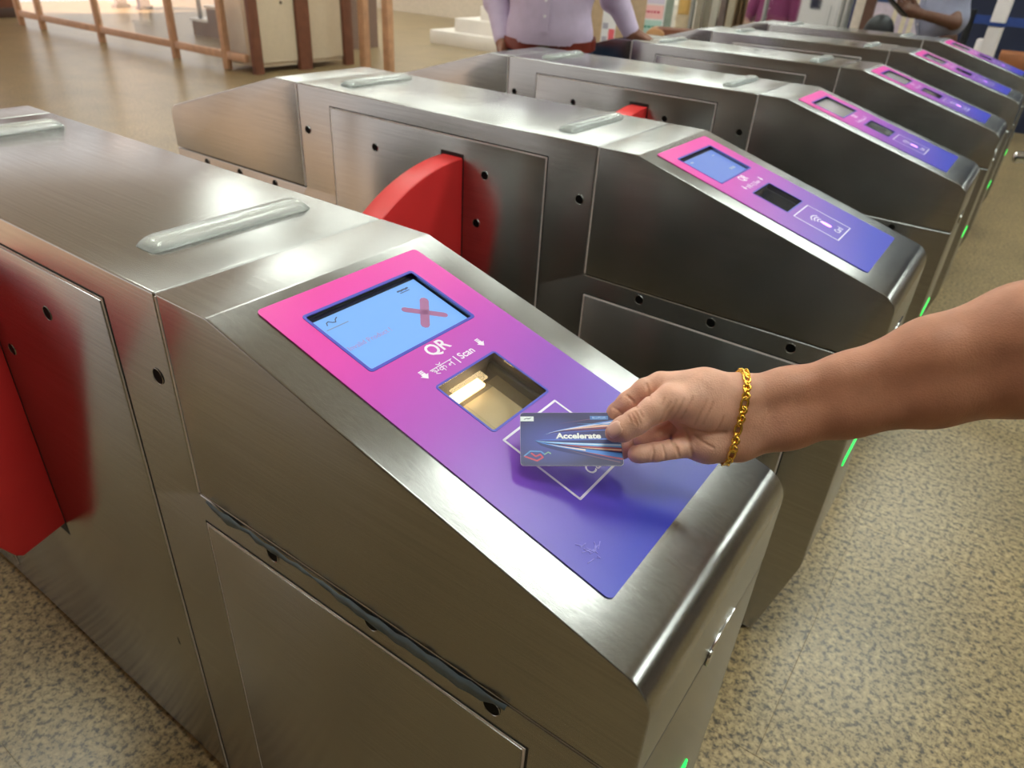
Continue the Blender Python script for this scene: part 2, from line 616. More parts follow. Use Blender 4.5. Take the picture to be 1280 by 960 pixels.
def ceiling_lamp(x, y):
    t = empty('ceiling_lamp', (x, y, CEIL_Z))
    box('housing', -.80, .80, -.32, .32, -.05, 0, LAMPB, t, .004)
    box('diffuser', -.76, .76, -.28, .28, -.062, -.0505, LAMPM, t, .003)
    tag(t, 'long white ceiling lamp with glowing diffuser above the hall', 'ceiling lamp', 'ceiling lamps of the hall')
    return t


lamp0 = None
for x in (-10.05, -6.45, -2.85, 0.75, 4.35):
    for y in (0.1, 2.5, 5.0, 7.5, 9.8):
        if (x < -5 and y < 4) or (x < -9 and y < 6):
            continue
        if lamp0 is None:
            lamp0 = ceiling_lamp(x, y)
        else:
            c = copy_tree(lamp0); c.location = (x, y, CEIL_Z)

SIDEW = plain('dim_wall_paint', (120, 108, 98), 0.8)
wf = empty('wall_front'); tag(wf, 'dim brown-grey wall of the hall behind the viewer, with an unseen opening added for the sun', kind='structure')
box('wall_length', -4.2, FX1, FY0 - .2, FY0, 0, CEIL_Z, SIDEW, wf)
box('wall_end', FX0, -12.6, FY0 - .2, FY0, 0, CEIL_Z, SIDEW, wf)
box('lintel', -12.6, -4.2, FY0 - .2, FY0, 3.5, CEIL_Z, SIDEW, wf)  # opening added and sized so the sun patch reflects in the gate ends
tag(box('wall_right', FX1, FX1 + .2, FY0, FY1, 0, CEIL_Z, SIDEW), 'dim brown-grey wall on the right of the hall', kind='structure')
# back wall with tall windows
WALLM = plain('back_wall_paint', (205, 190, 172), 0.7)
WY = FY1 - 0.3
wins = [(-11.0 + 2.3 * i, -9.3 + 2.3 * i) for i in range(4)] + [(-1.6, 0.2), (0.9, 2.7), (3.4, 5.2)]
wz0, wz1 = 1.5, 3.7
wall = empty('wall_back'); tag(wall, 'pale rendered wall at the far end with tall windows', kind='structure')
box('wall_base', FX0, FX1, WY, WY + .25, 0, wz0, WALLM, wall)
box('wall_head', FX0, FX1, WY, WY + .25, wz1, CEIL_Z, WALLM, wall)
xs = [FX0] + [v for w in wins for v in w] + [FX1]
for i in range(0, len(xs), 2):
    box('pier', xs[i], xs[i + 1], WY, WY + .25, wz0, wz1, WALLM, wall)
WFR = plain('window_frame', (120, 110, 100), 0.4)
GLASS = plain('clear_glass', (245, 250, 248), 0.03, trans=1.0, var=0, alpha=0.18)
for n, (a, b) in enumerate(wins):
    w = empty('window_%d' % (n + 1)); tag(w, 'tall framed window in the far wall', kind='structure')
    for x in np.linspace(a + .03, b - .03, 5):
        box('mullion', x - .025, x + .025, WY + .08, WY + .14, wz0, wz1, WFR, w)
    for z in (wz0 + .03, (wz0 + wz1) / 2, wz1 - .03):
        box('glazing_bar', a, b, WY + .085, WY + .135, z - .03, z + .03, WFR, w)
    box('pane', a, b, WY + .108, WY + .112, wz0, wz1, GLASS, w)

# ------------------------------------------------------------------ ticket gates
K = 0.30 / 0.28
H = 0.921
GW = 0.30
PITCH = 0.7896 * K
CX = -0.374 * K
A_, B_, DR = 0.0758 * K, 0.508 * K, 0.1244 * K
ZS = H - 0.227 * K
XL = 2 * CX
mir = lambda x: 2 * CX - x
TH = math.atan2(DR, B_ - A_)
ES = np.array([math.cos(TH), 0, -math.sin(TH)]); NN = np.array([math.sin(TH), 0, math.cos(TH)]); O_S = np.array([A_, 0, H])
SLOPE = Matrix(((0, -ES[0], NN[0], A_), (1, 0, 0, 0), (0, -ES[2], NN[2], H), (0, 0, 0, 1)))


def sp(s, y, h=0.0):
    return tuple(O_S + ES * s + np.array([0, y, 0]) + NN * h)


def on_slope(me, name, s, y, h, mat, parent):
    """mesh drawn in the XY plane laid on the slope, reading across the plate"""
    me.name = name
    me.transform(SLOPE @ Matrix.Translation((y, -s, h)))
    me.materials.clear(); me.materials.append(mat)
    return link(bpy.data.objects.new(name, me), parent)


def bar_me(x0, y0, x1, y1, w, rounded=True, th=0.0002):
    """flat stroke in the XY plane"""
    d = Vector((x1 - x0, y1 - y0)); L = d.length; d.normalize(); n = Vector((-d.y, d.x)) * w / 2
    pts = []
    if rounded:
        for c, a0 in ((Vector((x1, y1)), -90), (Vector((x0, y0)), 90)):
            base = math.atan2(d.y, d.x)
            for i in range(5):
                a = base + math.radians(a0 + 45 * i)
                pts.append((c.x + w / 2 * math.cos(a), c.y + w / 2 * math.sin(a)))
    else:
        p0, p1 = Vector((x0, y0)), Vector((x1, y1))
        pts = [tuple(p0 - n), tuple(p1 - n), tuple(p1 + n), tuple(p0 + n)]
    return pts


def flat_me(polys, th=0.0002):
    bm = bmesh.new()
    for pts in polys:
        A = [bm.verts.new((x, y, 0)) for x, y in pts]; B = [bm.verts.new((x, y, th)) for x, y in pts]
        bm.faces.new(A[::-1]); bm.faces.new(B)
        for i in range(len(pts)):
            bm.faces.new((A[i], A[(i + 1) % len(pts)], B[(i + 1) % len(pts)], B[i]))
    bmesh.ops.recalc_face_normals(bm, faces=bm.faces)
    me = bpy.data.meshes.new('flat'); bm.to_mesh(me); bm.free()
    return me


XZ = lambda a, b, d: (a, d, b)


def rounded_profile(pts, radii, n=8):
    out = []
    m = len(pts)
    for i in range(m):
        p = Vector(pts[i]); r = radii[i]
        if r <= 0:
            out.append(tuple(p)); continue
        a = (Vector(pts[i - 1]) - p).normalized(); b = (Vector(pts[(i + 1) % m]) - p).normalized()
        half = math.acos(max(-1, min(1, a.dot(b)))) / 2
        dd = r / math.tan(half)
        p0 = p + a * dd; p1 = p + b * dd
        c = p + (a + b).normalized() * (r / math.sin(half))
        a0 = math.atan2(p0.y - c.y, p0.x - c.x); a1 = math.atan2(p1.y - c.y, p1.x - c.x)
        da = (a1 - a0 + math.pi) % (2 * math.pi) - math.pi
        for k in range(n + 1):
            t = a0 + da * k / n
            out.append((c.x + r * math.cos(t), c.y + r * math.sin(t)))
    return out


def disc_bm(cx, cz, r, y0, y1, seg=20):
    return prism_bm([(cx + r * math.cos(2 * math.pi * i / seg), cz + r * math.sin(2 * math.pi * i / seg)) for i in range(seg)], y0, y1, XZ)


SCR = (0.0440, 0.1360, 0.0715, 0.2215)      # screen opening s0 s1 y0 y1
SCA = (0.1840, 0.2545, 0.1050, 0.1945)      # scanner opening
DEC = (0.0150, 0.4200, 0.0415, 0.2585)      # decal plate

_mesh_cache = {}


def make_gate(variant):
    g = empty('ticket_gate')
    gp = 0.0012
    zb = H - 0.65 * K
    # body
    prof = rounded_profile(
        [(0.463 * K, 0.012), (B_, zb), (B_, ZS - gp), (gp, ZS - gp), (gp, H), (XL - gp, H), (XL - gp, ZS - gp), (mir(B_), ZS - gp), (mir(B_), zb), (mir(0.463 * K), 0.012)],
        [0, .02, .003, .003, .003, .003, .003, .003, .02, 0], 4)
    prism('body', prof, 0, GW, XZ, STEEL, g, 0.0028, 3)
    box('plinth', mir(0.455 * K), 0.455 * K, 0.012, GW - .012, 0, 0.013, GAP, g)
    # sloping end covers
    hp = rounded_profile([(gp + .0015, ZS + gp), (B_, ZS + gp), (B_, H - DR), (A_, H), (gp + .0015, H)], [.003, .003, .034, .010, .002], 8)
    head = prism('head_cover', hp, 0, GW, XZ, STEEL_HEAD, g, 0.0038, 4)
    hl = [(mir(x), z) for x, z in hp]
    prism('head_cover', hl, 0, GW, XZ, STEEL_HEAD, g, 0.0038, 4)
    cut = []
    for (s0, s1, y0, y1), dep in ((SCR, 0.010), (SCA, 0.034)):
        bm = bmesh.new()
        vs = [bm.verts.new(sp(s, y, h)) for h in (-dep, 0.02) for s, y in ((s0, y0), (s1, y0), (s1, y1), (s0, y1))]
        for f in ((0, 1, 2, 3), (4, 5, 6, 7), (0, 1, 5, 4), (1, 2, 6, 5), (2, 3, 7, 6), (3, 0, 4, 7)):
            bm.faces.new([vs[i] for i in f])
        cut.append(bm_obj('cutter', bm, None, None, 0))
    boolean(head, cut)
    # decal plate with two openings
    pl = prism('decal_plate', rrect(DEC[0], DEC[1], DEC[2], DEC[3], .006), 0.0004, 0.0014, lambda a, b, d: sp(a, b, d), DECAL, g, 0, smooth=0)
    cut = []
    for s0, s1, y0, y1 in (SCR, SCA):
        cut.append(prism('cutter', rrect(s0, s1, y0, y1, .003), -.003, .01, lambda a, b, d: sp(a, b, d), None, None, 0))
    boolean(pl, cut)
    me = pl.data
    uv = me.attributes.get('UVMap')
    if uv: me.attributes.remove(uv)
    uv = me.attributes.new('UVMap', 'FLOAT_VECTOR', 'POINT')
    arr = np.array([v.co for v in me.vertices]) - O_S
    ss = (arr @ ES - DEC[0]) / (DEC[1] - DEC[0]); yy = (arr[:, 1] - DEC[2]) / (DEC[3] - DEC[2])
    uv.data.foreach_set('vector', np.stack([ss, yy, 0 * ss], 1).astype(np.float32).ravel())
    # printed border around the openings
    for (s0, s1, y0, y1), w in ((SCR, .0032), (SCA, .0022)):
        bm = prism_bm(rrect(s0 - w * .3, s1 + w * .3, y0 - w * .3, y1 + w * .3, .004), 0.0010, 0.0018, lambda a, b, d: sp(a, b, d))
        o = bm_obj('opening_border', bm, BLUE_EDGE, pl, 0)
        boolean(o, [prism('cutter', rrect(s0 + w * .7, s1 - w * .7, y0 + w * .7, y1 - w * .7, .002), -.01, .01, lambda a, b, d: sp(a, b, d), None, None, 0)])
    # screen
    scol = {'lit': ((122, 176, 246), 0.92), 'dim': ((118, 146, 226), 0.75), 'grey_glare': ((150, 145, 145), 0.08)}[variant['screen']]  # the grey state paints reflected glare into the screen, faintly glowing
    scr_m = plain('screen_' + variant['screen'], (70, 84, 110) if variant['screen'] != 'grey_glare' else scol[0], 0.12, emit=scol[1], emit_col=scol[0], var=0.0)
    s0, s1, y0, y1 = SCR
    scr = prism('screen', [(s0, y0), (s1, y0), (s1, y1), (s0, y1)], -0.0096, -0.0042, lambda a, b, d: sp(a, b, d), plain('screen_bezel', (26, 28, 52), 0.4, var=0), pl, 0)
    scr2 = prism('screen_image', [(s0 + .0075, y0 + .003), (s1 - .001, y0 + .003), (s1 - .001, y1 - .003), (s0 + .0075, y1 - .003)], -0.0041, -0.0036, lambda a, b, d: sp(a, b, d), scr_m, pl, 0)
    hs = -0.0035
    mk = plain('screen_mark', (150, 96, 138), 0.3, emit=0.25, var=0)
    mk2 = plain('screen_text', (118, 138, 178), 0.3, emit=0.28, var=0)
    if variant['screen'] == 'lit':
        on_slope(flat_me([bar_me(0.2000, -0.0845, 0.1705, -0.1130, .0095), bar_me(0.1705, -0.0845, 0.2005, -0.1130, .0075)]), 'cross_mark', 0, 0, hs, mk, pl)
        on_slope(text_mesh('Invalid Product !', .0085, 0, .0001), 'screen_lettering', 0.0985, 0.108, hs, plain('screen_text_red', (150, 130, 185), .3, emit=.3, var=0), pl)
        # small swooping emblem and the line of print under it
        sw = [(0.0870, -.0620), (0.0885, -.0590), (0.0915, -.0580), (0.0945, -.0610), (0.0975, -.0620), (0.0995, -.0590), (0.1030, -.0570)]
        on_slope(flat_me([bar_me(*sw[i], *sw[i + 1], .0011) for i in range(6)]), 'emblem', 0, 0, hs, plain('emblem_ink', (70, 84, 120), .3, emit=.1, var=0), pl)
        on_slope(flat_me([bar_me(0.082, -.0677, 0.108, -.0677, .0012)]), 'emblem_caption', 0, 0, hs, mk2, pl)
        on_slope(flat_me([bar_me(0.186 + .0032 * i, -.0590, 0.1878 + .0032 * i, -.0590 - .0008 * (i % 2), .0022) for i in range(5)] + [bar_me(.187, -.0625, .200, -.0625, .001)]), 'corner_caption', 0, 0, hs, plain('emblem_ink', (70, 84, 120)), pl)
    elif variant['screen'] == 'dim':
        on_slope(flat_me([bar_me(0.10, -.062, 0.108, -.062, .004), bar_me(.176, -.112, .196, -.112, .006), bar_me(.19, -.066, .20, -.066, .002)]), 'screen_lettering', 0, 0, hs, mk2, pl)
    # printing
    hp_ = 0.0014
    on_slope(text_mesh('QR', .0205, .0004, .0001), 'lettering', 0.1475, 0.1485, hp_, WHITE_PRINT, pl)
    on_slope(text_mesh('| Scan', .0118, .0002, .0001, 'LEFT'), 'lettering', 0.1695, 0.1505, hp_, WHITE_PRINT, pl)
    # Devanagari word drawn in strokes
    dv = [((0, 9), (34, 9)), ((2.5, 5.5), (5, 4)), ((5, 4), (5.5, 6.5)), ((5.5, 6.5), (3, 7.5)), ((1, 7.2), (3, 7.5)), ((5, 4), (3, 2.2)), ((3, 2.2), (7, .2)), ((5.2, 4.4), (9, 4.4)),
          ((16, 9), (16, 0)), ((16, 6), (12.5, 6.4)), ((12.5, 6.4), (11, 4.2)), ((11, 4.2), (13, 2.4)), ((13, 2.4), (16, 4)), ((16, 5.6), (19, 6.4)), ((19, 6.4), (20.5, 4.4)), ((20.5, 4.4), (19.5, 2.4)),
          ((31, 9), (31, 0)), ((31, 4.6), (26, 4.6)), ((26, 4.6), (25, 3)), ((25, 3), (27, 2.6)),
          ((13, 12.6), (14.5, 11)), ((14.5, 11), (17.5, 11)), ((17.5, 11), (19, 12.6)), ((9, 9), (9, 4.4))]
    sc = .00088
    on_slope(flat_me([bar_me(a[0] * sc, a[1] * sc, b[0] * sc, b[1] * sc, .0009) for a, b in dv]), 'lettering', 0.1745, 0.1175, hp_, WHITE_PRINT, pl)
    for yc in (0.1085, 0.1925):
        ar = [[(-.0026, .0052), (.0026, .0052), (.0026, .0040), (-.0026, .0040)], [(-.0026, .0034), (.0026, .0034), (.0026, .0022), (-.0026, .0022)],
              [(-.0026, .0016), (.0026, .0016), (.0026, -.001), (.0052, -.001), (0, -.0062), (-.0052, -.001), (-.0026, -.001)]]
        on_slope(flat_me(ar), 'arrow', 0.1665, yc, hp_, WHITE_PRINT, pl)
    # card reader mark
    b0, b1, c0, c1, w = 0.2660, 0.3500, 0.1050, 0.1880, .0022
    cn = [(c0, -b0), (c1, -b0), (c1, -b1), (c0, -b1)]
    on_slope(flat_me([bar_me(*cn[i], *cn[(i + 1) % 4], w) for i in range(4)]), 'reader_outline', 0, 0, hp_, WHITE_PRINT, pl)
    on_slope(text_mesh('Card', .0150, .0002, .0001), 'lettering', 0.3380, 0.1520, hp_, WHITE_PRINT, pl)
    arcs = []
    for i in range(4):
        rr = .007 + .006 * i
        pts = [(0.1465 + rr * math.sin(math.radians(a)), -.312 + rr * math.cos(math.radians(a))) for a in (-38, -19, 0, 19, 38)]
        arcs += [bar_me(*pts[j], *pts[j + 1], .0026) for j in range(4)]
    on_slope(flat_me(arcs), 'contactless_mark', 0, 0, hp_, WHITE_PRINT, pl)
    led = plain('reader_led_%s' % variant['led'], (240, 190, 255), .4, emit=variant['led'], emit_col=(225, 130, 255), var=0)
    on_slope(flat_me([[(x * .9, y) for x, y in rrect(-.006, .006, -.009, .009, .005)]], .0003), 'reader_light', 0.316, 0.1465, hp_, led, pl)
    if variant['first']:
        # scuffed, cracked spot in the print
        random.seed(5)
        cr = []
        for i in range(16):
            a = random.uniform(0, 6.28); r0 = random.uniform(0, .009); l = random.uniform(.003, .009)
            x, y = .068 + r0 * math.cos(a), -.386 + r0 * math.sin(a)
            a2 = random.uniform(0, 3.14)
            cr.append(bar_me(x, y, x + l * math.cos(a2), y + l * math.sin(a2), .0007, False))
        on_slope(flat_me(cr, .0005), 'scuff', 0, 0, hp_, plain('scuffed_print', (136, 122, 218), .25, var=.2, scale=300), pl)
    # scanner well
    s0, s1, y0, y1 = SCA
    well = plain('scanner_well', (120, 112, 100), 0.5, var=.1)
    wb = bmesh.new()
    vs = [wb.verts.new(sp(s, y, h)) for h in (-.0335, -.001) for s, y in ((s0 + .0004, y0 + .0004), (s1 - .0004, y0 + .0004), (s1 - .0004, y1 - .0004), (s0 + .0004, y1 - .0004))]
    for f in ((0, 1, 2, 3), (0, 1, 5, 4), (1, 2, 6, 5), (2, 3, 7, 6), (3, 0, 4, 7)):
        wb.faces.new([vs[i] for i in f])
    sw_ = bm_obj('scanner', wb, well if variant['first'] else plain('scanner_well_dark', (84, 80, 80), .5), g, 0)
    prism('scanner_plate', [(s0 + .016, y0 + .022), (s1 - .004, y0 + .022), (s1 - .004, y1 - .008), (s0 + .016, y1 - .008)], -.033, -.030, lambda a, b, d: sp(a, b, d), plain('scanner_board', (222, 198, 156), .4) if variant['first'] else well, sw_, .001)
    prism('scanner_block', [(s0 + .002, y1 - .007), (s1 - .002, y1 - .007), (s1 - .002, y1 - .001), (s0 + .002, y1 - .001)], -.033, -.008, lambda a, b, d: sp(a, b, d), plain('scanner_black', (52, 48, 44), .4), sw_, .002)
    if variant['first']:
        prism('scanner_lamp', [(s0 + .004, y0 + .020), (s0 + .015, y0 + .020), (s0 + .015, y0 + .066), (s0 + .004, y0 + .066)], -.024, -.019, lambda a, b, d: sp(a, b, d), plain('warm_led', (255, 236, 200), .4, emit=3.5, emit_col=(255, 222, 165), var=0), sw_, .001)
    prism('scanner_glass', [(s0 + .0006, y0 + .0006), (s1 - .0006, y0 + .0006), (s1 - .0006, y1 - .0006), (s0 + .0006, y1 - .0006)], -.0012, .0002, lambda a, b, d: sp(a, b, d), plain('scanner_glass', (225, 222, 215), .04, trans=1, var=0, alpha=.25), sw_, 0)
    # bright cut edge of the cover along the upright seam
    for fl in (lambda x: x, mir):
        xa, xb = sorted((fl(.0026), fl(.0048)))
        box('cut_edge', xa, xb, -.0006, .004, ZS + .002, H - .003, CUT_EDGE, g)
    # panels on the passage side
    def panel(name, x0, x1, z0, z1, dark=.0046):
        gpn = box(name, x0, x1, -.0024, .002, z0, z1, STEEL, g, .0018, 2)
        box('cut_edge', x0 - .0022, x1 + .0022, -.0012, .002, z0 - .0022, z1 + .0022, CUT_EDGE, gpn)
        box('panel_gap', x0 - dark, x1 + dark, -.0004, .003, z0 - dark, z1 + dark, GAP, gpn)
        return gpn
    fx0, fx1 = -0.6457 * K, -0.0985 * K
    panel('flap_panel', fx0, fx1, 0.03, H - 0.038 * K)
    for fl in (lambda x: x, mir):
        x0, x1 = sorted((fl(0.008 * K), fl(0.418 * K)))
        panel('service_door', x0, x1, 0.05, H - 0.2675 * K)
    # wing slot, wing
    xw = variant['wing'] * K
    tw = 0.050 * K
    zt, zc = H - 0.073 * K, 0.0
    box('wing_slot', xw - tw - .004, xw + .0035, -.0026, .004, H - 0.53 * K, H - 0.066 * K, GAP, g)
    R_ = 0.40 * K
    arc = []
    for i in range(13):
        y = 0.238 * K * i / 12
        arc.append((-y, zt - (R_ - math.sqrt(R_ * R_ - y * y))))
    outline = [(0.006, zt)] + arc[1:] + [(-0.252 * K, H - 0.150 * K), (-0.256 * K, H - 0.168 * K), (-0.247 * K, H - 0.19 * K), (-0.075 * K, H - 0.52 * K), (-0.066 * K, H - 0.526 * K), (0.006, H - 0.506 * K)]
    prism('wing', outline, xw - tw, xw, lambda a, b, d: (d, a, b), RED, g, .003, 3)
    # sensors
    holes = [(-0.517, .095), (-0.231, .095), (variant['wing'] + .037, .192), (-0.024, .095), (-0.725, .095)] + [(x, .243) for x in (.117, .251, .385, -1.131, -.997, -.863)]
    for i, (x, z) in enumerate(holes):
        yy = -.0024 if i < 3 else -.0006
        s_ = bm_obj('sensor_hole', disc_bm(x * K, H - z * K, .0086, yy - .0002, .001), LENS, g, 0)
        bm = bmesh.new()
        r0, r1 = .0084, .0094
        n = 20
        ring = [[bm.verts.new((x * K + r * math.cos(2 * math.pi * q / n), yy - d, H - z * K + r * math.sin(2 * math.pi * q / n))) for q in range(n)] for r, d in ((r0, .0004), ((r0 + r1) / 2, .0009), (r1, .0))]
        for a in range(2):
            for q in range(n):
                bm.faces.new((ring[a][q], ring[a][(q + 1) % n], ring[a + 1][(q + 1) % n], ring[a + 1][q]))
        bm_obj('rim', bm, STEEL, s_, 60)
    # acrylic light bars on the lid
    for xc in (-0.095 * K, mir(-0.095 * K)):
        wv = .019
        n = 16
        V = []
        prof = [(-wv, 0), (-wv * .82, .007), (-wv * .45, .0115), (wv * .45, .0115), (wv * .82, .007), (wv, 0)]
        ys = [(.053, .02), (.056, .55), (.062, .88), (.070, 1), (.248, 1), (.256, .88), (.262, .55), (.265, .02)]
        for y, q in ys:
            for x, z in prof:
                V.append((xc + x * (0.8 + .2 * q), y, H + .0003 + z * q))
        F = []
        m = len(prof)
        for i in range(len(ys) - 1):
            for j in range(m):
                F.append((i * m + j, i * m + (j + 1) % m, (i + 1) * m + (j + 1) % m, (i + 1) * m + j))
        F += [tuple(range(m)), tuple(range((len(ys) - 1) * m, len(ys) * m))[::-1]]
        bm = bmesh.new()
        bv = [bm.verts.new(v) for v in V]
        for f in F: bm.faces.new([bv[i] for i in f])
        bm_obj('light_bar', bm, ACRYL, g, 35)
    # end face: green status light, lock, chrome bar standing in for the seam highlight
    for q, e in ((1, B_), (-1, mir(B_))):
        xa, xb = sorted((e - q * .002, e + q * .0022))
        box('status_light', xa, xb, .085, .212, H - .4665 * K, H - .4535 * K, GREEN, g, .0015)
        xa, xb = sorted((e - q * .001, e + q * .0016))
        ks = box('seam_highlight', xa, xb, .150, .212, H - .2235 * K, H - .2185 * K, CHROME, g, .0008)
        bm = prism_bm([(.150 + .006 * math.cos(a), H - .2275 * K + .010 * math.sin(a)) for a in np.linspace(0, 2 * math.pi, 14, endpoint=False)], e - .001, e + q * .003, lambda a, b, d: (d, a, b), .0012, 2)
        bm_obj('lock_barrel', bm, CHROME, ks)
    if variant['first']:
        # strip of torn protective film hanging out of the cover seam
        random.seed(3)
        xs_ = np.linspace(.018 * K, .40 * K, 34)
        top = [(x, ZS - .0002 - .002 * math.sin(x * 9)) for x in xs_]
        env = [0, .25, .7, .9, .75, .35, .3, .55, .55, .5, .45, .35, .3, .25, .22, .3, .5, .65, .75, .8, .85, .85, .9, .95, .95, .9, .85, .9, 1, 1, .9, .7, .3, 0]
        bot = [(x, ZS - .0012 - .0125 * e_ - random.uniform(0, .0012)) for x, e_ in zip(xs_, env)]
        V = [(x, -.0015 - .001 * (i % 3), z) for i, (x, z) in enumerate(top)] + [(x, -.0035 - .0012 * (i % 2), z) for i, (x, z) in enumerate(bot)]
        n = len(top)
        F = [(i, i + 1, n + i + 1, n + i) for i in range(n - 1)]
        o = mesh_obj('torn_film', V, F, FILM, g, 60)
        md = o.modifiers.new('thick', 'SOLIDIFY'); md.thickness = .0005
        o['label'] = 'torn strip of blue-grey film hanging out of the seam'
        prism('scratch_mark', [(-.141 * K, H - .56 * K), (-.138 * K, H - .56 * K), (-.136 * K, H - .573 * K), (-.139 * K, H - .573 * K)], -.0024, -.001, XZ, GAP, g)
    return g


GATE_LABELS = [
    'nearest stainless steel ticket gate, with the card held over its pink and purple plate',
    'second steel ticket gate, directly behind the nearest one, red wing fanned out in front',
    'third steel ticket gate from the front, its grey screen split by a glare',
    'fourth steel ticket gate from the front, between the third and fifth',
    'fifth steel ticket gate from the front, second from the back of the row',
    'farthest steel ticket gate, last of the row in front of the man with a phone',
]
GG = 'row of stainless steel ticket gates'
g1 = make_gate(dict(first=True, screen='lit', led=1.5, wing=-.411))
g2 = make_gate(dict(first=False, screen='dim', led=2.2, wing=-.285))
g3 = make_gate(dict(first=False, screen='grey_glare', led=2.0, wing=-.285))
gates = [g1, g2, g3] + [copy_tree(g3) for _ in range(3)]
for i, g in enumerate(gates):
    g.location = (0, i * PITCH, 0)
    tag(g, GATE_LABELS[i], 'ticket gate', GG)

# ------------------------------------------------------------------ hand, card, bracelet
def cf(u, v, D):
    """camera-aligned metres"""
    return np.array([(u - 640) / FPX * D, -(v - 480) / FPX * D, -D])


def to_world(V):
    return CAM + np.asarray(V) @ MC.T


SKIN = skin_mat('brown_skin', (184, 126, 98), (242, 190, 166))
px = 0.61 / FPX
hand = []


def chain(pts, k=0.004):
    for a, b in zip(pts[:-1], pts[1:]):
        hand.append(('cap', cf(*a[:3]), cf(*b[:3]), a[3], b[3], k))


# forearm: two bones give the flattened section
chain([(925, 497, .610, .0185), (985, 488, .605, .0180), (1060, 475, .595, .0215), (1165, 445, .575, .030), (1280, 416, .555, .0375), (1400, 390, .535, .041), (1440, 382, .53, .041)], .012)
chain([(922, 551, .612, .0165), (985, 531, .606, .0185), (1060, 512, .597, .0215), (1165, 490, .58, .027), (1280, 466, .56, .033), (1400, 437, .54, .039), (1440, 428, .535, .040)], .014)
# palm: heel, thenar mound, outer edge, knuckle bridge
chain([(925, 520, .612, .0200), (885, 512, .612, .0215), (850, 500, .612, .0190)], .012)
chain([(922, 552, .612, .0155), (885, 555, .612, .0150), (858, 553, .613, .0130)], .010)
chain([(922, 492, .608, .0165), (880, 488, .604, .0175), (846, 487, .606, .0150)], .010)
hand.append(('ell', cf(872, 510, .600), (.027, .0185, .0155), None, .010))
# thumb
chain([(864, 502, .598, .0165), (838, 502, .593, .0135), (818, 512, .591, .0112), (794, 528, .590, .0103), (778, 537, .591, .0098), (767, 541.5, .593, .0072)], .005)
# index finger, bent down behind the card
chain([(850, 482, .612, .0122), (826, 481, .613, .0112), (806, 488, .614, .0102), (786, 503, .618, .0098), (772, 516, .624, .0090), (764, 530, .627, .0076)], .003)
# middle finger behind the card
chain([(852, 513, .622, .0110), (822, 522, .632, .0098), (800, 541, .630, .0092), (781, 560, .622, .0086), (772, 566, .620, .0076)], .0015)
# ring finger, curled in the hollow
chain([(857, 534, .616, .0108), (836, 536, .619, .0088), (816, 545, .617, .0082), (803, 550, .616, .0074)], .0012)
# little finger along the lower edge
chain([(862, 556, .610, .0112), (842, 561, .604, .0088), (820, 565, .600, .0084), (800, 567, .598, .0080), (796, 567.5, .598, .0076)], .0012)


# hollow between thumb and curled fingers
hand.append(('cut', cf(796, 549.5, .601), cf(826, 538, .603), .0052, .0056, .0015))
hand.append(('cut', cf(806, 556, .606), cf(838, 551, .608), .0022, .0026, .0015))


def crease(pts, r=.0008, k=.0012):
    for a, b in zip(pts[:-1], pts[1:]):
        hand.append(('cut', cf(*a), cf(*b), r, r, k))


def surf_crease(pts2, r=.0008, k=.0012, n=6, inset=.0001):
    """a crease drawn on the near surface of the hand; the depth is found on the body itself"""
    P = []
    for (u0, v0), (u1, v1) in zip(pts2[:-1], pts2[1:]):
        for t in np.linspace(0, 1, n, endpoint=False):
            P.append((u0 + (u1 - u0) * t, v0 + (v1 - v0) * t))
    P.append(pts2[-1])
    P3 = []
    for u, v in P:
        d = .54
        for _ in range(80):
            c = cf(u, v, d)
            dist = hand_d(c)
            if dist < .0004: break
            d += max(dist * .8, .0003)
            if d > .66: break
        P3.append(None if d > .66 else cf(u, v, d + inset))
    for a, b in zip(P3[:-1], P3[1:]):
        if a is not None and b is not None:
            creases.append(('cut', a, b, r * 1.25, r * 1.25, k * .8))


base_prims = list(hand)


def hand_d(c):
    D = 1.0
    for p in base_prims:
        d = float(prim_d(p, c[0], c[1], c[2]))
        k = p[4] if p[0] == 'ell' else p[5]
        if p[0] == 'cut':
            d = -d
            h = min(1, max(0, .5 - .5 * (D - d) / k))
            D = D * (1 - h) + d * h + k * h * (1 - h)
            continue
        h = min(1, max(0, .5 + .5 * (D - d) / k))
        D = D * (1 - h) + d * h - k * h * (1 - h)
    return D


creases = []
# thumb knuckle and thenar wrinkles
for a in ([(789, 516), (793, 524), (797, 532)], [(793, 514), (798, 522), (801, 530)], [(785, 519), (788, 526)], [(799, 513), (803, 521)]):
    surf_crease(a, .0006, .001, 3)
for a in ([(838, 502), (831, 514), (824, 528)], [(846, 500), (838, 514), (830, 528)], [(855, 498), (846, 516), (836, 530)], [(866, 496), (858, 512), (850, 524)],
          [(883, 500), (875, 516), (868, 530)], [(891, 503), (884, 518), (878, 530)], [(905, 520), (899, 532), (894, 540)], [(830, 498), (826, 508)]):
    surf_crease(a, .0005, .0010, 4)
# palm folds
surf_crease([(852, 531), (866, 538), (884, 542), (906, 541)], .0011, .0022, 6)
surf_crease([(856, 536), (862, 552), (866, 572)], .0010, .0016, 5)
surf_crease([(868, 545), (880, 554), (892, 560)], .0007, .0014, 4)
surf_crease([(838, 546), (846, 560), (850, 574)], .0009, .0014, 5)
surf_crease([(815, 556), (817, 566), (815, 577)], .0008, .0013, 4)
surf_crease([(828, 556), (831, 566), (832, 576)], .0006, .0012, 4)
# index finger joints
surf_crease([(783, 494), (790, 500), (796, 510)], .0007, .0012, 4)
surf_crease([(808, 480), (811, 488), (812, 498)], .0007, .0012, 4)
surf_crease([(766, 509), (773, 513), (778, 518)], .0006, .0012, 4)
HV, HF = sdf_mesh(hand + creases, .0009)
HV = relax(HV, HF, 1, .35)
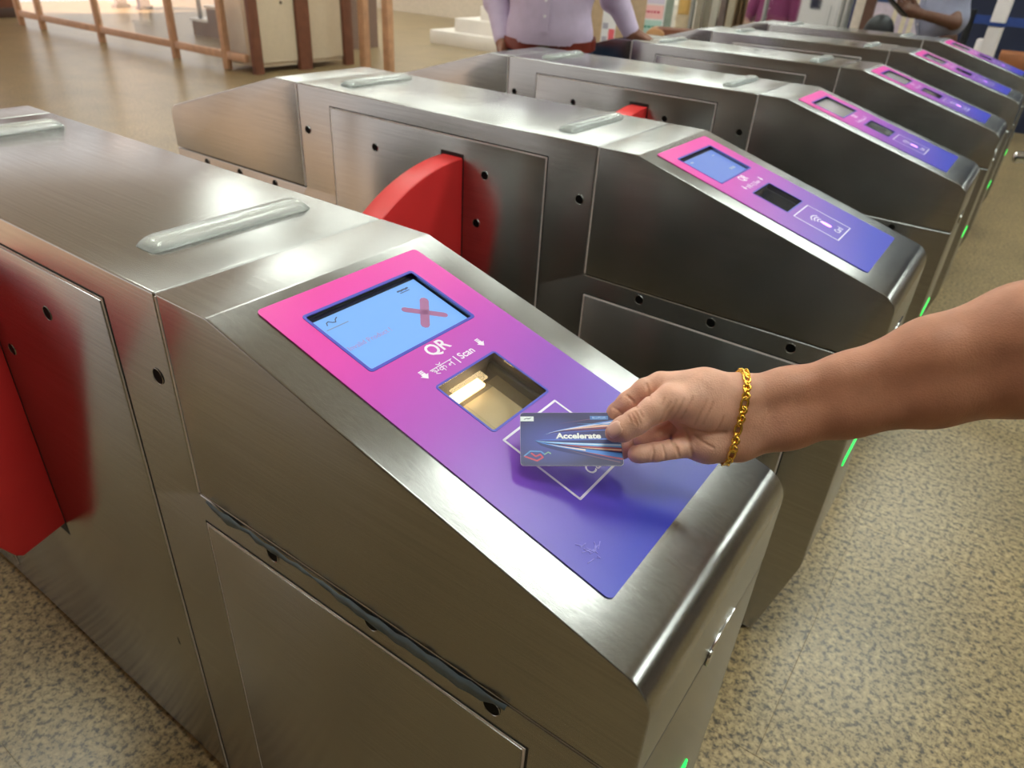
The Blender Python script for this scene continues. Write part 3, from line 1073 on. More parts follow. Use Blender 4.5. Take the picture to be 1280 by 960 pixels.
# skin tone: palm and finger pads are paler than the forearm
uu = 640 + FPX * HV[:, 0] / -HV[:, 2]; vv = 480 - FPX * HV[:, 1] / -HV[:, 2]
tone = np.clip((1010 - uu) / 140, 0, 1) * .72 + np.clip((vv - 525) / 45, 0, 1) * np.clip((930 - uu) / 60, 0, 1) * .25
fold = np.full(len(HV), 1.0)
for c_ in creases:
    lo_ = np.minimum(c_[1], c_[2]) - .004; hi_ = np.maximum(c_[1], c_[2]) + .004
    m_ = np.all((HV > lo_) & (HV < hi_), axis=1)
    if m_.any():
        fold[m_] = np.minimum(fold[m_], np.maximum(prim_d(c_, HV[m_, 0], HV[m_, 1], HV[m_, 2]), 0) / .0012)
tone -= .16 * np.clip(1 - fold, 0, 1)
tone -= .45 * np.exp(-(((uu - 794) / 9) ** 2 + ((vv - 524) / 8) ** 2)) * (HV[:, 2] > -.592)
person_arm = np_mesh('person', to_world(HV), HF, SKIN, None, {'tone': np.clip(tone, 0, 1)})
tag(person_arm, 'bare brown forearm and hand reaching in from the right, pinching a travel card', 'person')

# rolled sleeve further up the arm
SL = [('cap', cf(1384, 416, .536), cf(1470, 396, .525), .060, .068, .01), ('cap', cf(1470, 396, .525), cf(1640, 330, .50), .068, .078, .02),
      ('cut', cf(1360, 421, .539), cf(1420, 407, .531), .055, .055, .002)]
SV, SF = sdf_mesh(SL, .004)
np_mesh('sleeve', to_world(relax(SV, SF, 1, .4)), SF, plain('white_sleeve', (214, 214, 220), .8), person_arm)

# thumb nail
def surf(u, v):
    d = .54
    for _ in range(120):
        q = hand_d(cf(u, v, d))
        if q < .0002 or d > .66: break
        d += max(q * .7, .0002)
    return cf(u, v, d)


ctr = surf(767.5, 536.5)
axn = surf(760, 541) - surf(776, 531.5); axn /= np.linalg.norm(axn)
sd_ = surf(764, 530) - surf(771, 543); sd_ /= np.linalg.norm(sd_)
nrm = np.cross(axn, sd_)
if nrm[2] < 0: nrm = -nrm
nrm -= axn * (nrm @ axn); nrm /= np.linalg.norm(nrm)
ctr = ctr + nrm * .0009
sid = np.cross(nrm, axn)
V, F = [], []
NU, NV = 9, 7
for i in range(NU):
    t = i / (NU - 1) * 2 - 1
    for j in range(NV):
        s = j / (NV - 1) * 2 - 1
        wd = .0062 * math.sqrt(max(0.05, 1 - abs(t) ** 4 * .75))
        p = ctr + axn * .0068 * t + sid * wd * s - nrm * (.0022 * s * s + .0012 * max(0, t) ** 2)
        V.append(p)
for i in range(NU - 1):
    for j in range(NV - 1):
        F.append((i * NV + j, i * NV + j + 1, (i + 1) * NV + j + 1, (i + 1) * NV + j))
nail = mesh_obj('thumb_nail', to_world(np.array(V)), F, plain('nail', (226, 178, 158), .28, var=.03), person_arm, 180)
md = nail.modifiers.new('thick', 'SOLIDIFY'); md.thickness = .0008; md.offset = 0

# card
cc = cf(713.3, 548, .605)
tilt = math.radians(38)
cx_ = np.array([1, 0.002, 0.0]); cx_ /= np.linalg.norm(cx_)
cy_ = np.array([-.03, math.cos(tilt), -math.sin(tilt)]); cy_ -= cx_ * (cx_ @ cy_); cy_ /= np.linalg.norm(cy_)
cz_ = np.cross(cx_, cy_)
CARD = Matrix.Translation(Vector(to_world(cc))) @ Matrix(np.stack([MC @ cx_, MC @ cy_, MC @ cz_], 1).tolist()).to_4x4()
card = empty('travel_card'); card.matrix_world = CARD
tag(card, 'dark blue travel card with light streaks, held between thumb and fingers', 'card')
CWD, CHT = .0428, .0270
XY = lambda a, b, d: (a, b, d)


def card_mat():
    m, nt, b = new_mat('card_print')
    tc = nt.nodes.new('ShaderNodeTexCoord')
    mp = nt.nodes.new('ShaderNodeMapping'); mp.inputs['Scale'].default_value = (1 / CWD, 1 / CHT, 0); mp.inputs['Location'].default_value = (.35, .1, 0)
    nt.links.new(tc.outputs['Object'], mp.inputs['Vector'])
    gr = nt.nodes.new('ShaderNodeTexGradient'); gr.gradient_type = 'SPHERICAL'
    nt.links.new(mp.outputs['Vector'], gr.inputs['Vector'])
    rp = nt.nodes.new('ShaderNodeValToRGB')
    rp.color_ramp.elements[0].color = srgb(66, 62, 104); rp.color_ramp.elements[1].color = srgb(88, 96, 186)
    nt.links.new(gr.outputs['Fac'], rp.inputs['Fac'])
    nt.links.new(rp.outputs['Color'], b.inputs['Base Color'])
    b.inputs['Roughness'].default_value = .35
    return m


prism('card_body', rrect(-CWD, CWD, -CHT, CHT, .0032), -.00085, 0, XY, plain('card_edge', (225, 220, 228), .4, var=0), card, .0001, 1)
prism('card_face', rrect(-CWD + .0002, CWD - .0002, -CHT + .0002, CHT - .0002, .0031), 0, .00006, XY, card_mat(), card, 0, smooth=0)


def streak(x0, y0, x1, ya, yb, bend, col, h):
    n = 14
    up, dn = [], []
    for i in range(n + 1):
        t = i / n
        x = x0 + (x1 - x0) * t
        q = t ** bend
        up.append((x, y0 + (ya - y0) * q)); dn.append((x, y0 + (yb - y0) * q))
    me = flat_me([up + dn[::-1][:-1]], .00003)
    me.transform(Matrix.Translation((0, 0, h)))
    me.materials.append(plain('card_ink_%d_%d_%d' % col, col, .35, var=0))
    return link(bpy.data.objects.new('light_streak', me), card)


E1 = CWD - .0006
# upper plume
streak(-.0225, .0034, E1, .0205, .0120, .75, (70, 66, 122), .00007)
streak(-.0225, .0034, E1, .0196, .0172, .72, (120, 160, 236), .00010)
streak(-.0210, .0040, E1, .0180, .0166, .74, (236, 232, 250), .00013)
streak(-.0060, .0082, E1, .0160, .0128, .85, (236, 190, 178), .00016)
streak(-.0060, .0072, E1, .0125, .0108, .9, (150, 78, 96), .00016)
streak(-.0225, .0034, E1, .0098, .0086, .6, (96, 110, 200), .00010)
streak(.0060, .0150, E1, .0152, .0136, 1.0, (104, 176, 246), .00019)
streak(-.0100, .0150, .0300, .0225, .0215, 1.0, (122, 86, 128), .00010)
# lower plume
streak(-.0310, -.0022, E1, -.0030, -.0230, .55, (60, 60, 120), .00007)
streak(-.0310, -.0020, E1, .0002, -.0014, .5, (96, 128, 220), .00010)
streak(-.0310, -.0022, E1, -.0058, -.0096, .62, (104, 176, 246), .00013)
streak(-.0290, -.0024, E1, -.0064, -.0080, .62, (208, 232, 255), .00016)
streak(-.0100, -.0056, E1, -.0098, -.0136, .8, (170, 82, 104), .00016)
streak(.0060, -.0090, E1, -.0112, -.0128, .8, (240, 206, 176), .00019)
streak(-.0300, -.0028, E1, -.0150, -.0196, .78, (92, 146, 232), .00013)
streak(-.0200, -.0052, .0120, -.0112, -.0126, .8, (246, 226, 216), .00019)
streak(.0080, -.0125, E1, -.0200, -.0216, .9, (190, 96, 120), .00016)
streak(-.0050, -.0100, .0400, -.0232, -.0244, .8, (126, 96, 120), .00013)


def on_card(me, name, x, y, h, col, rough=.35):
    me.transform(Matrix.Translation((x, y, h)))
    me.materials.clear(); me.materials.append(plain('card_ink_%d_%d_%d' % col, col, rough, var=0))
    me.name = name
    return link(bpy.data.objects.new(name, me), card)


on_card(text_mesh('Accelerate', .0076, .00030, .00002, 'LEFT', 1.14), 'lettering', -.0120, .0022, .00024, (250, 250, 252))
on_card(flat_me([[(-CWD + .0003, .0178), (-.0310, .0178), (-.0310, .0228), (-CWD + .0003, .0228)]], .00003), 'white_label', 0, 0, .0001, (236, 240, 244))
on_card(flat_me([bar_me(-.0392, .0197, -.0370, .0208, .0006), bar_me(-.0370, .0208, -.0345, .0203, .0006), bar_me(-.0362, .0200, -.0335, .0212, .0005)], .00003), 'emblem', 0, 0, .00014, (60, 70, 100))
on_card(flat_me([[(.0178, .0192), (.0335, .0192), (.0335, .0232), (.0178, .0232)]], .00003), 'blue_label', 0, 0, .0002, (92, 132, 200))
on_card(text_mesh('BLUPLUS', .0030, .0, .00002), 'lettering', .0256, .0212, .00026, (190, 214, 246))
lg = [(-.0395, -.0175), (-.0345, -.0128), (-.0255, -.0132), (-.0225, -.0160)]
on_card(flat_me([bar_me(*lg[i], *lg[i + 1], .0012) for i in range(3)], .00003), 'logo', 0, 0, .00012, (104, 160, 220))
lg = [(-.0390, -.0180), (-.0290, -.0222), (-.0240, -.0190), (-.0262, -.0160), (-.0300, -.0180), (-.0335, -.0150)]
on_card(flat_me([bar_me(*lg[i], *lg[i + 1], .0014) for i in range(5)], .00003), 'logo', 0, 0, .00014, (214, 88, 110))
lg = [(-.0225, -.0160), (-.0195, -.0138), (-.0175, -.0152)]
on_card(flat_me([bar_me(*lg[i], *lg[i + 1], .0010) for i in range(2)], .00003), 'logo', 0, 0, .00014, (150, 190, 160))

# bracelet: links follow the wrist all the way round
GOLD = plain('gold', (255, 208, 96), .20, 1.0, var=.05, scale=300)
bc = cf(916, 523, .611)
axis_up = cf(925.5, 472, .611) - cf(906, 577, .611); axis_up /= np.linalg.norm(axis_up)
fwd = np.array([0., 0., 1.])
loop = []
NB = 140
for i in range(NB):
    a = 2 * math.pi * i / NB
    d = axis_up * math.cos(a) + fwd * math.sin(a)
    r_ = .055
    while r_ > .005 and hand_d(bc + d * r_) > .0014:
        r_ -= .0006
    loop.append(bc + d * r_)
loop = np.array(loop)
for _ in range(3):
    loop = (np.roll(loop, 1, 0) + loop + np.roll(loop, -1, 0)) / 3
seglen = np.linalg.norm(np.roll(loop, -1, 0) - loop, axis=1)
cum = np.concatenate([[0], np.cumsum(seglen)])
total = cum[-1]


def loop_at(s):
    s = s % total
    i = int(np.searchsorted(cum, s, side='right') - 1) % NB
    t = (s - cum[i]) / seglen[i]
    return loop[i] * (1 - t) + loop[(i + 1) % NB] * t


brace = empty('bracelet', tuple(to_world(bc)))
tag(brace, 'gold chain bracelet of mixed links worn around the wrist', 'bracelet')


def link_mesh(name, la, lb, r):
    V, F = [], []
    n, m = 16, 6
    for i in range(n):
        a = 2 * math.pi * i / n
        c = Vector((la * math.cos(a), lb * math.sin(a), 0)); o = Vector((math.cos(a), math.sin(a), 0))
        for j in range(m):
            b = 2 * math.pi * j / m
            V.append(c + o * r * math.cos(b) + Vector((0, 0, r * math.sin(b))))
    for i in range(n):
        for j in range(m):
            F.append((i * m + j, ((i + 1) % n) * m + j, ((i + 1) % n) * m + (j + 1) % m, i * m + (j + 1) % m))
    me = bpy.data.meshes.new(name)
    me.from_pydata([tuple(v) for v in V], [], F); me.update()
    me.polygons.foreach_set('use_smooth', [True] * len(F)); me.materials.append(GOLD)
    return me


short_me = link_mesh('link', .0028, .0027, .00115)
long_me = link_mesh('long_link', .0052, .0027, .00115)
s_ = 0.0
idx = 0
bmw = Matrix.Translation(brace.location)
while s_ < total - .002:
    is_long = idx % 5 == 4
    step = .0080 if is_long else .0037
    p = loop_at(s_ + step / 2); q = loop_at(s_ + step / 2 + .002); q0 = loop_at(s_ + step / 2 - .002)
    t = (q - q0); t /= np.linalg.norm(t)
    o = p - bc; o -= t * (o @ t); o /= np.linalg.norm(o)
    ang = math.radians(0 if is_long else (38 if idx % 2 else -30))
    sd = np.cross(o, t)
    n_ = o * math.cos(ang) + sd * math.sin(ang)
    b_ = np.cross(n_, t)
    M4 = Matrix(np.stack([MC @ t, MC @ b_, MC @ n_], 1).tolist()).to_4x4()
    lk = link(bpy.data.objects.new('long_link' if is_long else 'link', long_me if is_long else short_me), brace)
    lk.matrix_parent_inverse = bmw.inverted()
    lk.matrix_basis = Matrix.Translation(Vector(to_world(p))) @ M4
    s_ += step; idx += 1
# hook clasp near the top of the wrist
cl = []
for a in np.linspace(0, 2 * math.pi, 24, endpoint=False):
    cl.append((.0022 * math.sin(a), .0062 * math.cos(a) + .0008 * math.sin(2 * a)))
p = loop_at(total * 0.07); o = p - bc; t = loop_at(total * .07 + .002) - p; t /= np.linalg.norm(t); o -= t * (o @ t); o /= np.linalg.norm(o); sd = np.cross(o, t)
clo = tube('clasp', [to_world(p + o * .0016 + sd * a + t * b) for a, b in cl], .0008, GOLD, None, 6, True)
clo.parent = brace; clo.matrix_parent_inverse = bmw.inverted()

# ------------------------------------------------------------------ wooden-framed glass partition, left background
WOOD = plain('pale_wood', (196, 150, 118), .45, var=.14, scale=14)
DWOOD = plain('brown_wood', (118, 72, 54), .5, var=.15, scale=12)
PANELM = plain('beige_panel', (212, 192, 168), .5, var=.03)
part = empty('glass_partition', (-5.75, 4.40, 0))
tag(part, 'glass partition in pale wooden frames running along the left of the hall', 'partition')
pxs = [-4.7, -4.15, -2.78, -1.32, -0.44]
for x in pxs:
    box('post', x - .035, x + .035, -.03, .03, 0, 2.3, WOOD, part, .004)
for a, b in zip(pxs[:-1], pxs[1:]):
    box('bottom_rail', a + .036, b - .036, -.025, .025, .10, .17, WOOD, part, .004)
    box('top_rail', a + .036, b - .036, -.025, .025, 2.2, 2.27, WOOD, part, .004)
    box('pane', a + .03, b - .03, -.004, .004, .165, 2.21, GLASS, part)
box('bottom_rail', -.404, -.115, -.025, .025, .10, .17, WOOD, part, .004)
box('pane', -.404, -.115, -.004, .004, .165, 2.21, GLASS, part)
bx = empty('end_pillar', (-11.6, 4.5, 0))
box('casing', -.35, .28, -.25, .25, .0, 2.4, DWOOD, bx, .01)
box('plinth', -.37, .30, -.27, .27, 0, .12, plain('dark_plinth', (70, 48, 40), .5), bx, .006)
tag(bx, 'dark brown boxed pillar at the far left end of the partition', 'pillar')

cab = empty('panelled_cabinet', (-6.0, 5.0, 0))
tag(cab, 'beige panelled cabinet with dark brown corner posts at the end of the partition', 'cabinet')
box('carcass', -.28, .20, -.50, .62, .05, 2.4, PANELM, cab, .004)
for y0, y1 in ((-.60, -.50), (-.04, .12), (.58, .70)):
    box('corner_post', .195, .255, y0, y1, 0, 2.42, DWOOD, cab, .005)
for y0, y1 in ((-.495, -.045), (.125, .575)):
    box('panel', .201, .222, y0, y1, .09, 2.3, PANELM, cab, .004)
bm = prism_bm([(.012 * math.cos(a), .012 * math.sin(a)) for a in np.linspace(0, 6.283, 12, endpoint=False)], .222, .236, lambda a, b, d: (d, -.20 + a, .62 + b))
bm_obj('knob', bm, plain('dark_knob', (60, 46, 40), .4), cab)
fr = empty('door_frame', (-5.5, 5.63, 0))
for x in (0.0, .35):
    box('post', x - .045, x + .045, -.04, .04, 0, 2.3, WOOD, fr, .006)
box('head_rail', -.045, .395, -.04, .04, 2.3, 2.4, WOOD, fr, .006)
tag(fr, 'pair of pale wooden door posts standing right of the beige cabinet', 'door frame')

# staircase behind the glass
st = empty('staircase', (-8.7, 5.7, 0))
tag(st, 'brown-sided staircase with white treads behind the glass partition', 'staircase')
SIDE = plain('stair_side', (126, 100, 88), .6)
TREAD = plain('stair_tread', (232, 228, 226), .4)
ns, run, rise = 6, .34, .17
prof = [(0, 0)]
for i in range(ns):
    prof += [(i * run, (i + 1) * rise), ((i + 1) * run, (i + 1) * rise)]
prof += [(ns * run, 0)]
prism('stringer', prof, 0, 1.3, XZ, SIDE, st)
for i in range(ns):
    box('tread', i * run - .02, (i + 1) * run, -.02, 1.32, (i + 1) * rise, (i + 1) * rise + .03, TREAD, st, .004)
for i in (0, 2, 4, 5):
    box('baluster', i * run + .12, i * run + .16, .02, .06, (i + 1) * rise + .03, (i + 1) * rise + .95, plain('rail_grey', (120, 120, 122), .4), st)
tube('handrail', [(.1, .04, rise + .95), (ns * run - .1, .04, ns * rise + .97)], .025, plain('rail_grey', (120, 120, 122)), st)

plat = empty('white_steps', (-5.9, 9.1, 0))
tag(plat, 'low white marble platform of steps behind the lavender-shirted man', 'steps')
MARB = plain('white_marble', (236, 228, 222), .3, var=.05, scale=3)
for i in range(4):
    box('step', -.75 + .36 * i, 2.2, -1.1 + .1 * i, 1.6, i * .17, (i + 1) * .17, MARB, plat, .006)

bench = empty('trestle_bench', (-12.0, 6.9, 0), .5)
tag(bench, 'small dark trestle bench standing far behind the glass', 'bench')
DK = plain('dark_metal', (78, 72, 74), .5)
box('seat', -.5, .5, -.18, .18, .42, .47, DK, bench, .006)
for x in (-.3, .1):
    box('leg', x - .03, x + .03, -.14, .14, 0, .42, DK, bench)
    box('foot', x - .04, x + .04, -.2, .2, 0, .05, DK, bench)
box('stretcher', -.3, .1, -.02, .02, .2, .25, DK, bench)

# ------------------------------------------------------------------ people in the background
def person(name, label, loc, rz, J, shirt, trousers, skin, long_sleeves, belt=None, seated=False, vox=.011, tuck=True):
    root = empty(name, loc, rz)
    tag(root, label, 'person')
    sk = skin_mat('skin_' + name + label[:6], skin, tuple(min(255, c + 14) for c in skin), .05)
    g = lambda n: np.array(J[n], float)
    # skin: head, neck, arms, hands, feet
    P = []
    hd = g('head')
    P.append(('ell', hd, (.078, .098, .118), None, .02))
    P.append(('ell', hd + [0, -.055, -.055], (.052, .05, .055), None, .03))
    P.append(('cap', hd + [0, -.098, .0], hd + [0, -.112, -.022], .010, .016, .01))
    for q in (-1, 1):
        P.append(('ell', hd + [q * .08, .008, -.01], (.014, .022, .034), None, .006))
        P.append(('cut', hd + [q * .032, -.105, .012], hd + [q * .034, -.106, .012], .012, .012, .01))
    P.append(('cut', hd + [-.022, -.108, -.058], hd + [.022, -.108, -.058], .003, .003, .004))
    P.append(('cap', hd + [0, .01, -.08], g('neck'), .052, .06, .02))
    P.append(('cap', g('neck'), g('chest'), .07, .10, .03))
    P.append(('cap', g('chest'), g('hips'), .10, .11, .03))
    for q, s in ((-1, 'r'), (1, 'l')):
        sh, el, wr, ha = g(s + 'sho'), g(s + 'elb'), g(s + 'wri'), g(s + 'han')
        P += [('cap', g('neck') + [0, 0, -.05], sh, .06, .052, .03), ('cap', sh, el, .046, .038, .02), ('cap', el, wr, .036, .026, .02)]
        d = ha - wr; d /= np.linalg.norm(d)
        side = np.array(J[s + 'side'], float); side -= d * (side @ d); side /= np.linalg.norm(side)
        up = np.cross(side, d)
        pal = wr + d * .085
        P.append(('cap', wr, pal, .028, .026, .02))
        P += [('cap', wr + d * .04 + side * .018, pal + side * .026, .018, .013, .012), ('cap', wr + d * .04 - side * .018, pal - side * .026, .018, .012, .012)]
        cu = np.array(J.get(s + 'curl', (0, 0, -1)), float)
        for f, (o_, L) in enumerate(((.030, .072), (.010, .08), (-.010, .075), (-.029, .058))):
            b0 = pal + side * o_; b1 = b0 + (d * .8 + cu * .6) * L * .5; b2 = b1 + (d * .35 + cu * .9) * L * .5
            P += [('cap', b0, b1, .0095, .009, .004), ('cap', b1, b2, .009, .008, .003)]
        t0 = wr + d * .03 + side * .03; t1 = t0 + (side * .6 + d * .8) * .04; t2 = t1 + (d + cu * .4) * .03
        P += [('cap', t0, t1, .013, .011, .008), ('cap', t1, t2, .011, .009, .004)]
        hp, kn, an = g(s + 'hip'), g(s + 'kne'), g(s + 'ank')
        P += [('cap', hp, kn, .075, .055, .03), ('cap', kn, an, .052, .036, .02)]
    V, F = sdf_mesh(P, min(vox, .008))
    V = relax(V, F, 1, .4)
    np_mesh('body', V, F, sk, root, {'tone': np.clip((V[:, 2] * 0 + .4), 0, 1)})
    # shirt
    S = []
    sleeves = []
    ch, hi = g('chest'), g('hips')
    bw = J.get('girth', .15)
    S += [('ell', ch, (.19, .118, .20), None, .05), ('ell', (ch + hi) / 2 + [0, -.035 * (bw / .15), -.03], (bw + .018, bw * .86, .23), None, .06)]
    S += [('cap', g('rsho'), g('lsho'), .075, .075, .04), ('cap', g('neck') + [0, 0, -.06], g('neck') + [0, .005, -.01], .08, .062, .02)]
    S += [('cap', hi + [-.07, 0, .06], hi + [.07, 0, .06], bw * .82, bw * .82, .05)]
    for s in 'rl':
        sh, el, wr = g(s + 'sho'), g(s + 'elb'), g(s + 'wri')
        SL = [('cap', sh, el if long_sleeves else sh + (el - sh) * .75, .068, .054 if long_sleeves else .062, .03)]
        if long_sleeves:
            SL.append(('cap', el, wr - (wr - el) * .06, .053, .036, .015))
            SL.append(('cap', el + [0.005, 0.01, .02], el + [-.005, -.01, -.02], .056, .052, .01))
        sleeves.append(SL)
    top_cut = g('neck')[2] + .03
    V, F = sdf_mesh(S, vox)
    V = relax(V, F, 2, .5)
    z0 = J['hem']
    keep = V[F][:, :, 2].mean(1) > z0 - .03 * np.cos(np.clip(V[F][:, :, 0].mean(1) / .14, -1.5, 1.5)) * (V[F][:, :, 1].mean(1) < 0) * (belt is not None)
    F2 = F[keep]
    sh_o = np_mesh('shirt', V, F2, shirt, root)
    for SL in sleeves:
        Vs, Fs = sdf_mesh(SL, vox * .8)
        np_mesh('sleeve', relax(Vs, Fs, 1, .5), Fs, shirt, sh_o)
    # button placket and collar
    bl = []
    zs_ = np.linspace(z0 + .02, g('neck')[2] - .04, 8)
    front = V[np.abs(V[:, 0] - ch[0]) < .02]
    for z in zs_:
        sel = front[np.abs(front[:, 2] - z) < .02]
        if len(sel): bl.append((ch[0], sel[:, 1].min() - .001, z))
    for a, b in zip(bl[:-1], bl[1:]):
        pass
    if len(bl) > 2:
        Vp = []
        for x, y, z in bl:
            Vp += [(x - .016, y + .0, z), (x + .016, y + .0, z), (x + .016, y - .003, z), (x - .016, y - .003, z)]
        Fp = []
        for i in range(len(bl) - 1):
            for j in range(4):
                Fp.append((i * 4 + j, i * 4 + (j + 1) % 4, (i + 1) * 4 + (j + 1) % 4, (i + 1) * 4 + j))
        mesh_obj('placket', Vp, Fp, shirt, sh_o)
        for x, y, z in bl[1::1]:
            bmn = prism_bm([(x + .006 * math.cos(a), z + .006 * math.sin(a)) for a in np.linspace(0, 6.283, 10, endpoint=False)], y - .0055, y - .002, XZ)
            bm_obj('button', bmn, plain('button', (225, 220, 225), .3), sh_o)
    nk = g('neck')
    tube('collar', [tuple(nk + [.072 * math.sin(a), -.068 * math.cos(a) + .004, .0 - .02 * math.cos(a)]) for a in np.linspace(0, 6.283, 20, endpoint=False)], .014, shirt, sh_o, 8, True)
    # trousers
    T = [('cap', hi + [-.07, 0, .03], hi + [.07, 0, .03], bw * .80, bw * .80, .04), ('cap', hi + [-.075, .02, -.04], hi + [.075, .02, -.04], .105, .105, .04)]
    for s in 'rl':
        hp, kn, an = g(s + 'hip'), g(s + 'kne'), g(s + 'ank')
        T += [('cap', hp, kn, .098, .072, .02), ('cap', kn, an, .070, .058, .02)]
    V, F = sdf_mesh(T, vox)
    V = relax(V, F, 2, .5)
    ztop = J['hem'] + .02
    F = F[V[F][:, :, 2].mean(1) < ztop]
    np_mesh('trousers', V, F, trousers, root)
    for s in 'rl':
        an = g(s + 'ank'); fd = np.array(J.get('foot', (0, -1, 0)), float)
        V, F = sdf_mesh([('cap', an + [0, 0, -.04], an + fd * .15 + [0, 0, -.045], .042, .036, .02), ('cap', an, an + [0, 0, -.04], .045, .045, .02)], .008)
        V[:, 2] = np.maximum(V[:, 2], .0)
        np_mesh('shoe', V, F, plain('shoe_leather', (40, 32, 28), .35), root)
    if belt:
        rw = bw * .80 + .010
        ring = []
        for i in range(48):
            a = 2 * math.pi * i / 48
            ring.append((hi[0] + (.07 if math.sin(a) > 0 else -.07) + rw * math.sin(a), hi[1] - rw * math.cos(a), J['hem'] - .022 - .012 * math.cos(a)))
        Vb, Fb = [], []
        for x, y, z in ring:
            ox, oy = x - hi[0], y - hi[1]; L_ = math.hypot(ox, oy); ox /= L_; oy /= L_
            for dz, do in ((-.019, 0), (-.019, .005), (.019, .005), (.019, 0)):
                Vb.append((x + ox * do, y + oy * do, z + dz))
        for i in range(48):
            for j in range(4):
                Fb.append((i * 4 + j, ((i + 1) % 48) * 4 + j, ((i + 1) % 48) * 4 + (j + 1) % 4, i * 4 + (j + 1) % 4))
        o = mesh_obj('belt', Vb, Fb, belt, root, 40)
        bz = J['hem'] - .026
        box('buckle', hi[0] - .02, hi[0] + .02, hi[1] - bw * .80 - .024, hi[1] - bw * .80 - .014, bz - .026, bz + .010, plain('brass', (120, 96, 60), .35, 1), o, .002)
    Hh = [('ell', hd + [0, .018, .035], (.086, .096, .098), None, .02), ('cap', hd + [0, .07, .02], hd + [0, .06, -.06], .04, .045, .02)]
    V, F = sdf_mesh(Hh + [('cut', hd + [-.05, -.14, -.03], hd + [.05, -.14, -.03], .085, .085, .01)], .008)
    np_mesh('hair', V, F, plain('black_hair', (24, 20, 19), .5), root)
    for q in (-1, 1):
        V, F = sdf_mesh([('ell', hd + [q * .032, -.087, .012], (.014, .010, .010), None, .001)], .002)
        np_mesh('eye', V, F, plain('eye_white', (225, 220, 215), .2), root)
    return root


LAV = plain('lavender_shirt', (196, 178, 204), .75, var=.05, scale=25)
DENIM = plain('dark_blue_trousers', (38, 60, 92), .8)
BELT = plain('brown_belt', (120, 44, 30), .4)
manJ = dict(head=(0, -.02, 1.50), neck=(0, 0, 1.36), chest=(0, 0, 1.16), hips=(0, 0, .86), rsho=(-.185, 0, 1.28), lsho=(.185, 0, 1.28),
            relb=(-.235, .02, 1.04), rwri=(-.225, -.02, .83), rhan=(-.22, -.04, .72), rside=(0, -1, 0), rcurl=(.6, 0, -.6),
            lelb=(.30, -.02, 1.09), lwri=(.425, -.10, .965), lhan=(.52, -.16, .945), lside=(0, -.8, .6), lcurl=(.3, -.2, -.8),
            rhip=(-.085, .01, .80), rkne=(-.10, -.02, .45), rank=(-.11, .02, .09), lhip=(.085, .01, .80), lkne=(.10, -.02, .45), lank=(.11, .02, .09),
            hem=.925, girth=.128)
yaw = math.radians(24)
p = cam_pt(686, 50, 2.84)
def local_joints(J, base, rz, **kw):
    c, s2 = math.cos(-rz), math.sin(-rz)
    for n, q in kw.items():
        w = cam_pt(*q); dx, dy = w[0] - base[0], w[1] - base[1]
        J[n] = (c * dx - s2 * dy, s2 * dx + c * dy, w[2])


local_joints(manJ, p, yaw, lelb=(768, -8, 2.88), lwri=(789, 41, 2.92), lhan=(806, 51, 2.95), relb=(622, -5, 2.86), rwri=(629, 52, 2.84), rhan=(631, 84, 2.84))
manJ.update(lside=(.2, -1, .1), lcurl=(.3, .1, -.5))
man = person('person', 'man in a lavender shirt and brown belt with one hand on a gate', (p[0], p[1], 0), yaw, manJ, LAV, DENIM, (122, 74, 52), True, BELT)

GREYS = plain('grey_shirt', (150, 152, 176), .75, var=.05, scale=25)
GTR = plain('charcoal_trousers', (44, 44, 52), .8)
m2J = dict(head=(0, -.05, 1.55), neck=(0, 0, 1.41), chest=(0, .01, 1.20), hips=(0, .02, .92), rsho=(-.18, 0, 1.33), lsho=(.18, 0, 1.33),
           relb=(-.21, -.02, 1.06), rwri=(-.10, -.24, 1.06), rhan=(-.05, -.33, 1.10), rside=(.3, 0, 1), rcurl=(.6, .2, .3),
           lelb=(.215, -.01, 1.05), lwri=(.10, -.25, 1.07), lhan=(.05, -.33, 1.10), lside=(-.3, 0, 1), lcurl=(-.6, .2, .3),
           rhip=(-.085, .02, .86), rkne=(-.10, 0, .48), rank=(-.11, .03, .09), lhip=(.085, .02, .86), lkne=(.10, 0, .48), lank=(.11, .03, .09),
           hem=.84, girth=.135)
p = cam_pt(1176, 20, 4.50)
local_joints(m2J, p, math.radians(-54), lelb=(1193, 29, 4.36), lwri=(1148, 17, 4.30), lhan=(1132, 12, 4.28), lsho=(1196, -52, 4.42), relb=(1170, 14, 4.72), rwri=(1142, 12, 4.50), rhan=(1130, 10, 4.42), rsho=(1165, -55, 4.66))
m2J.update(lside=(0, .3, 1), lcurl=(-.3, -.4, .5), rside=(0, .3, 1), rcurl=(.3, -.4, .5))
man2 = person('person', 'man in a grey short-sleeved shirt looking down at his phone behind the farthest gate', (p[0], p[1], 0), math.radians(-54), m2J, GREYS, GTR, (96, 60, 44), False)
ph = empty('mobile_phone', cam_pt(1121, 9, 4.26)); ph.rotation_euler = (math.radians(55), 0, math.radians(-54))
box('phone_body', -.038, .038, -.005, .005, -.078, .078, plain('phone_black', (14, 14, 16), .25, var=0), ph, .003)
box('phone_screen', -.034, .034, .005, .0062, -.072, .072, plain('phone_screen', (40, 46, 60), .1, var=0), ph)
tag(ph, 'black mobile phone held up by the man in the grey shirt', 'phone')

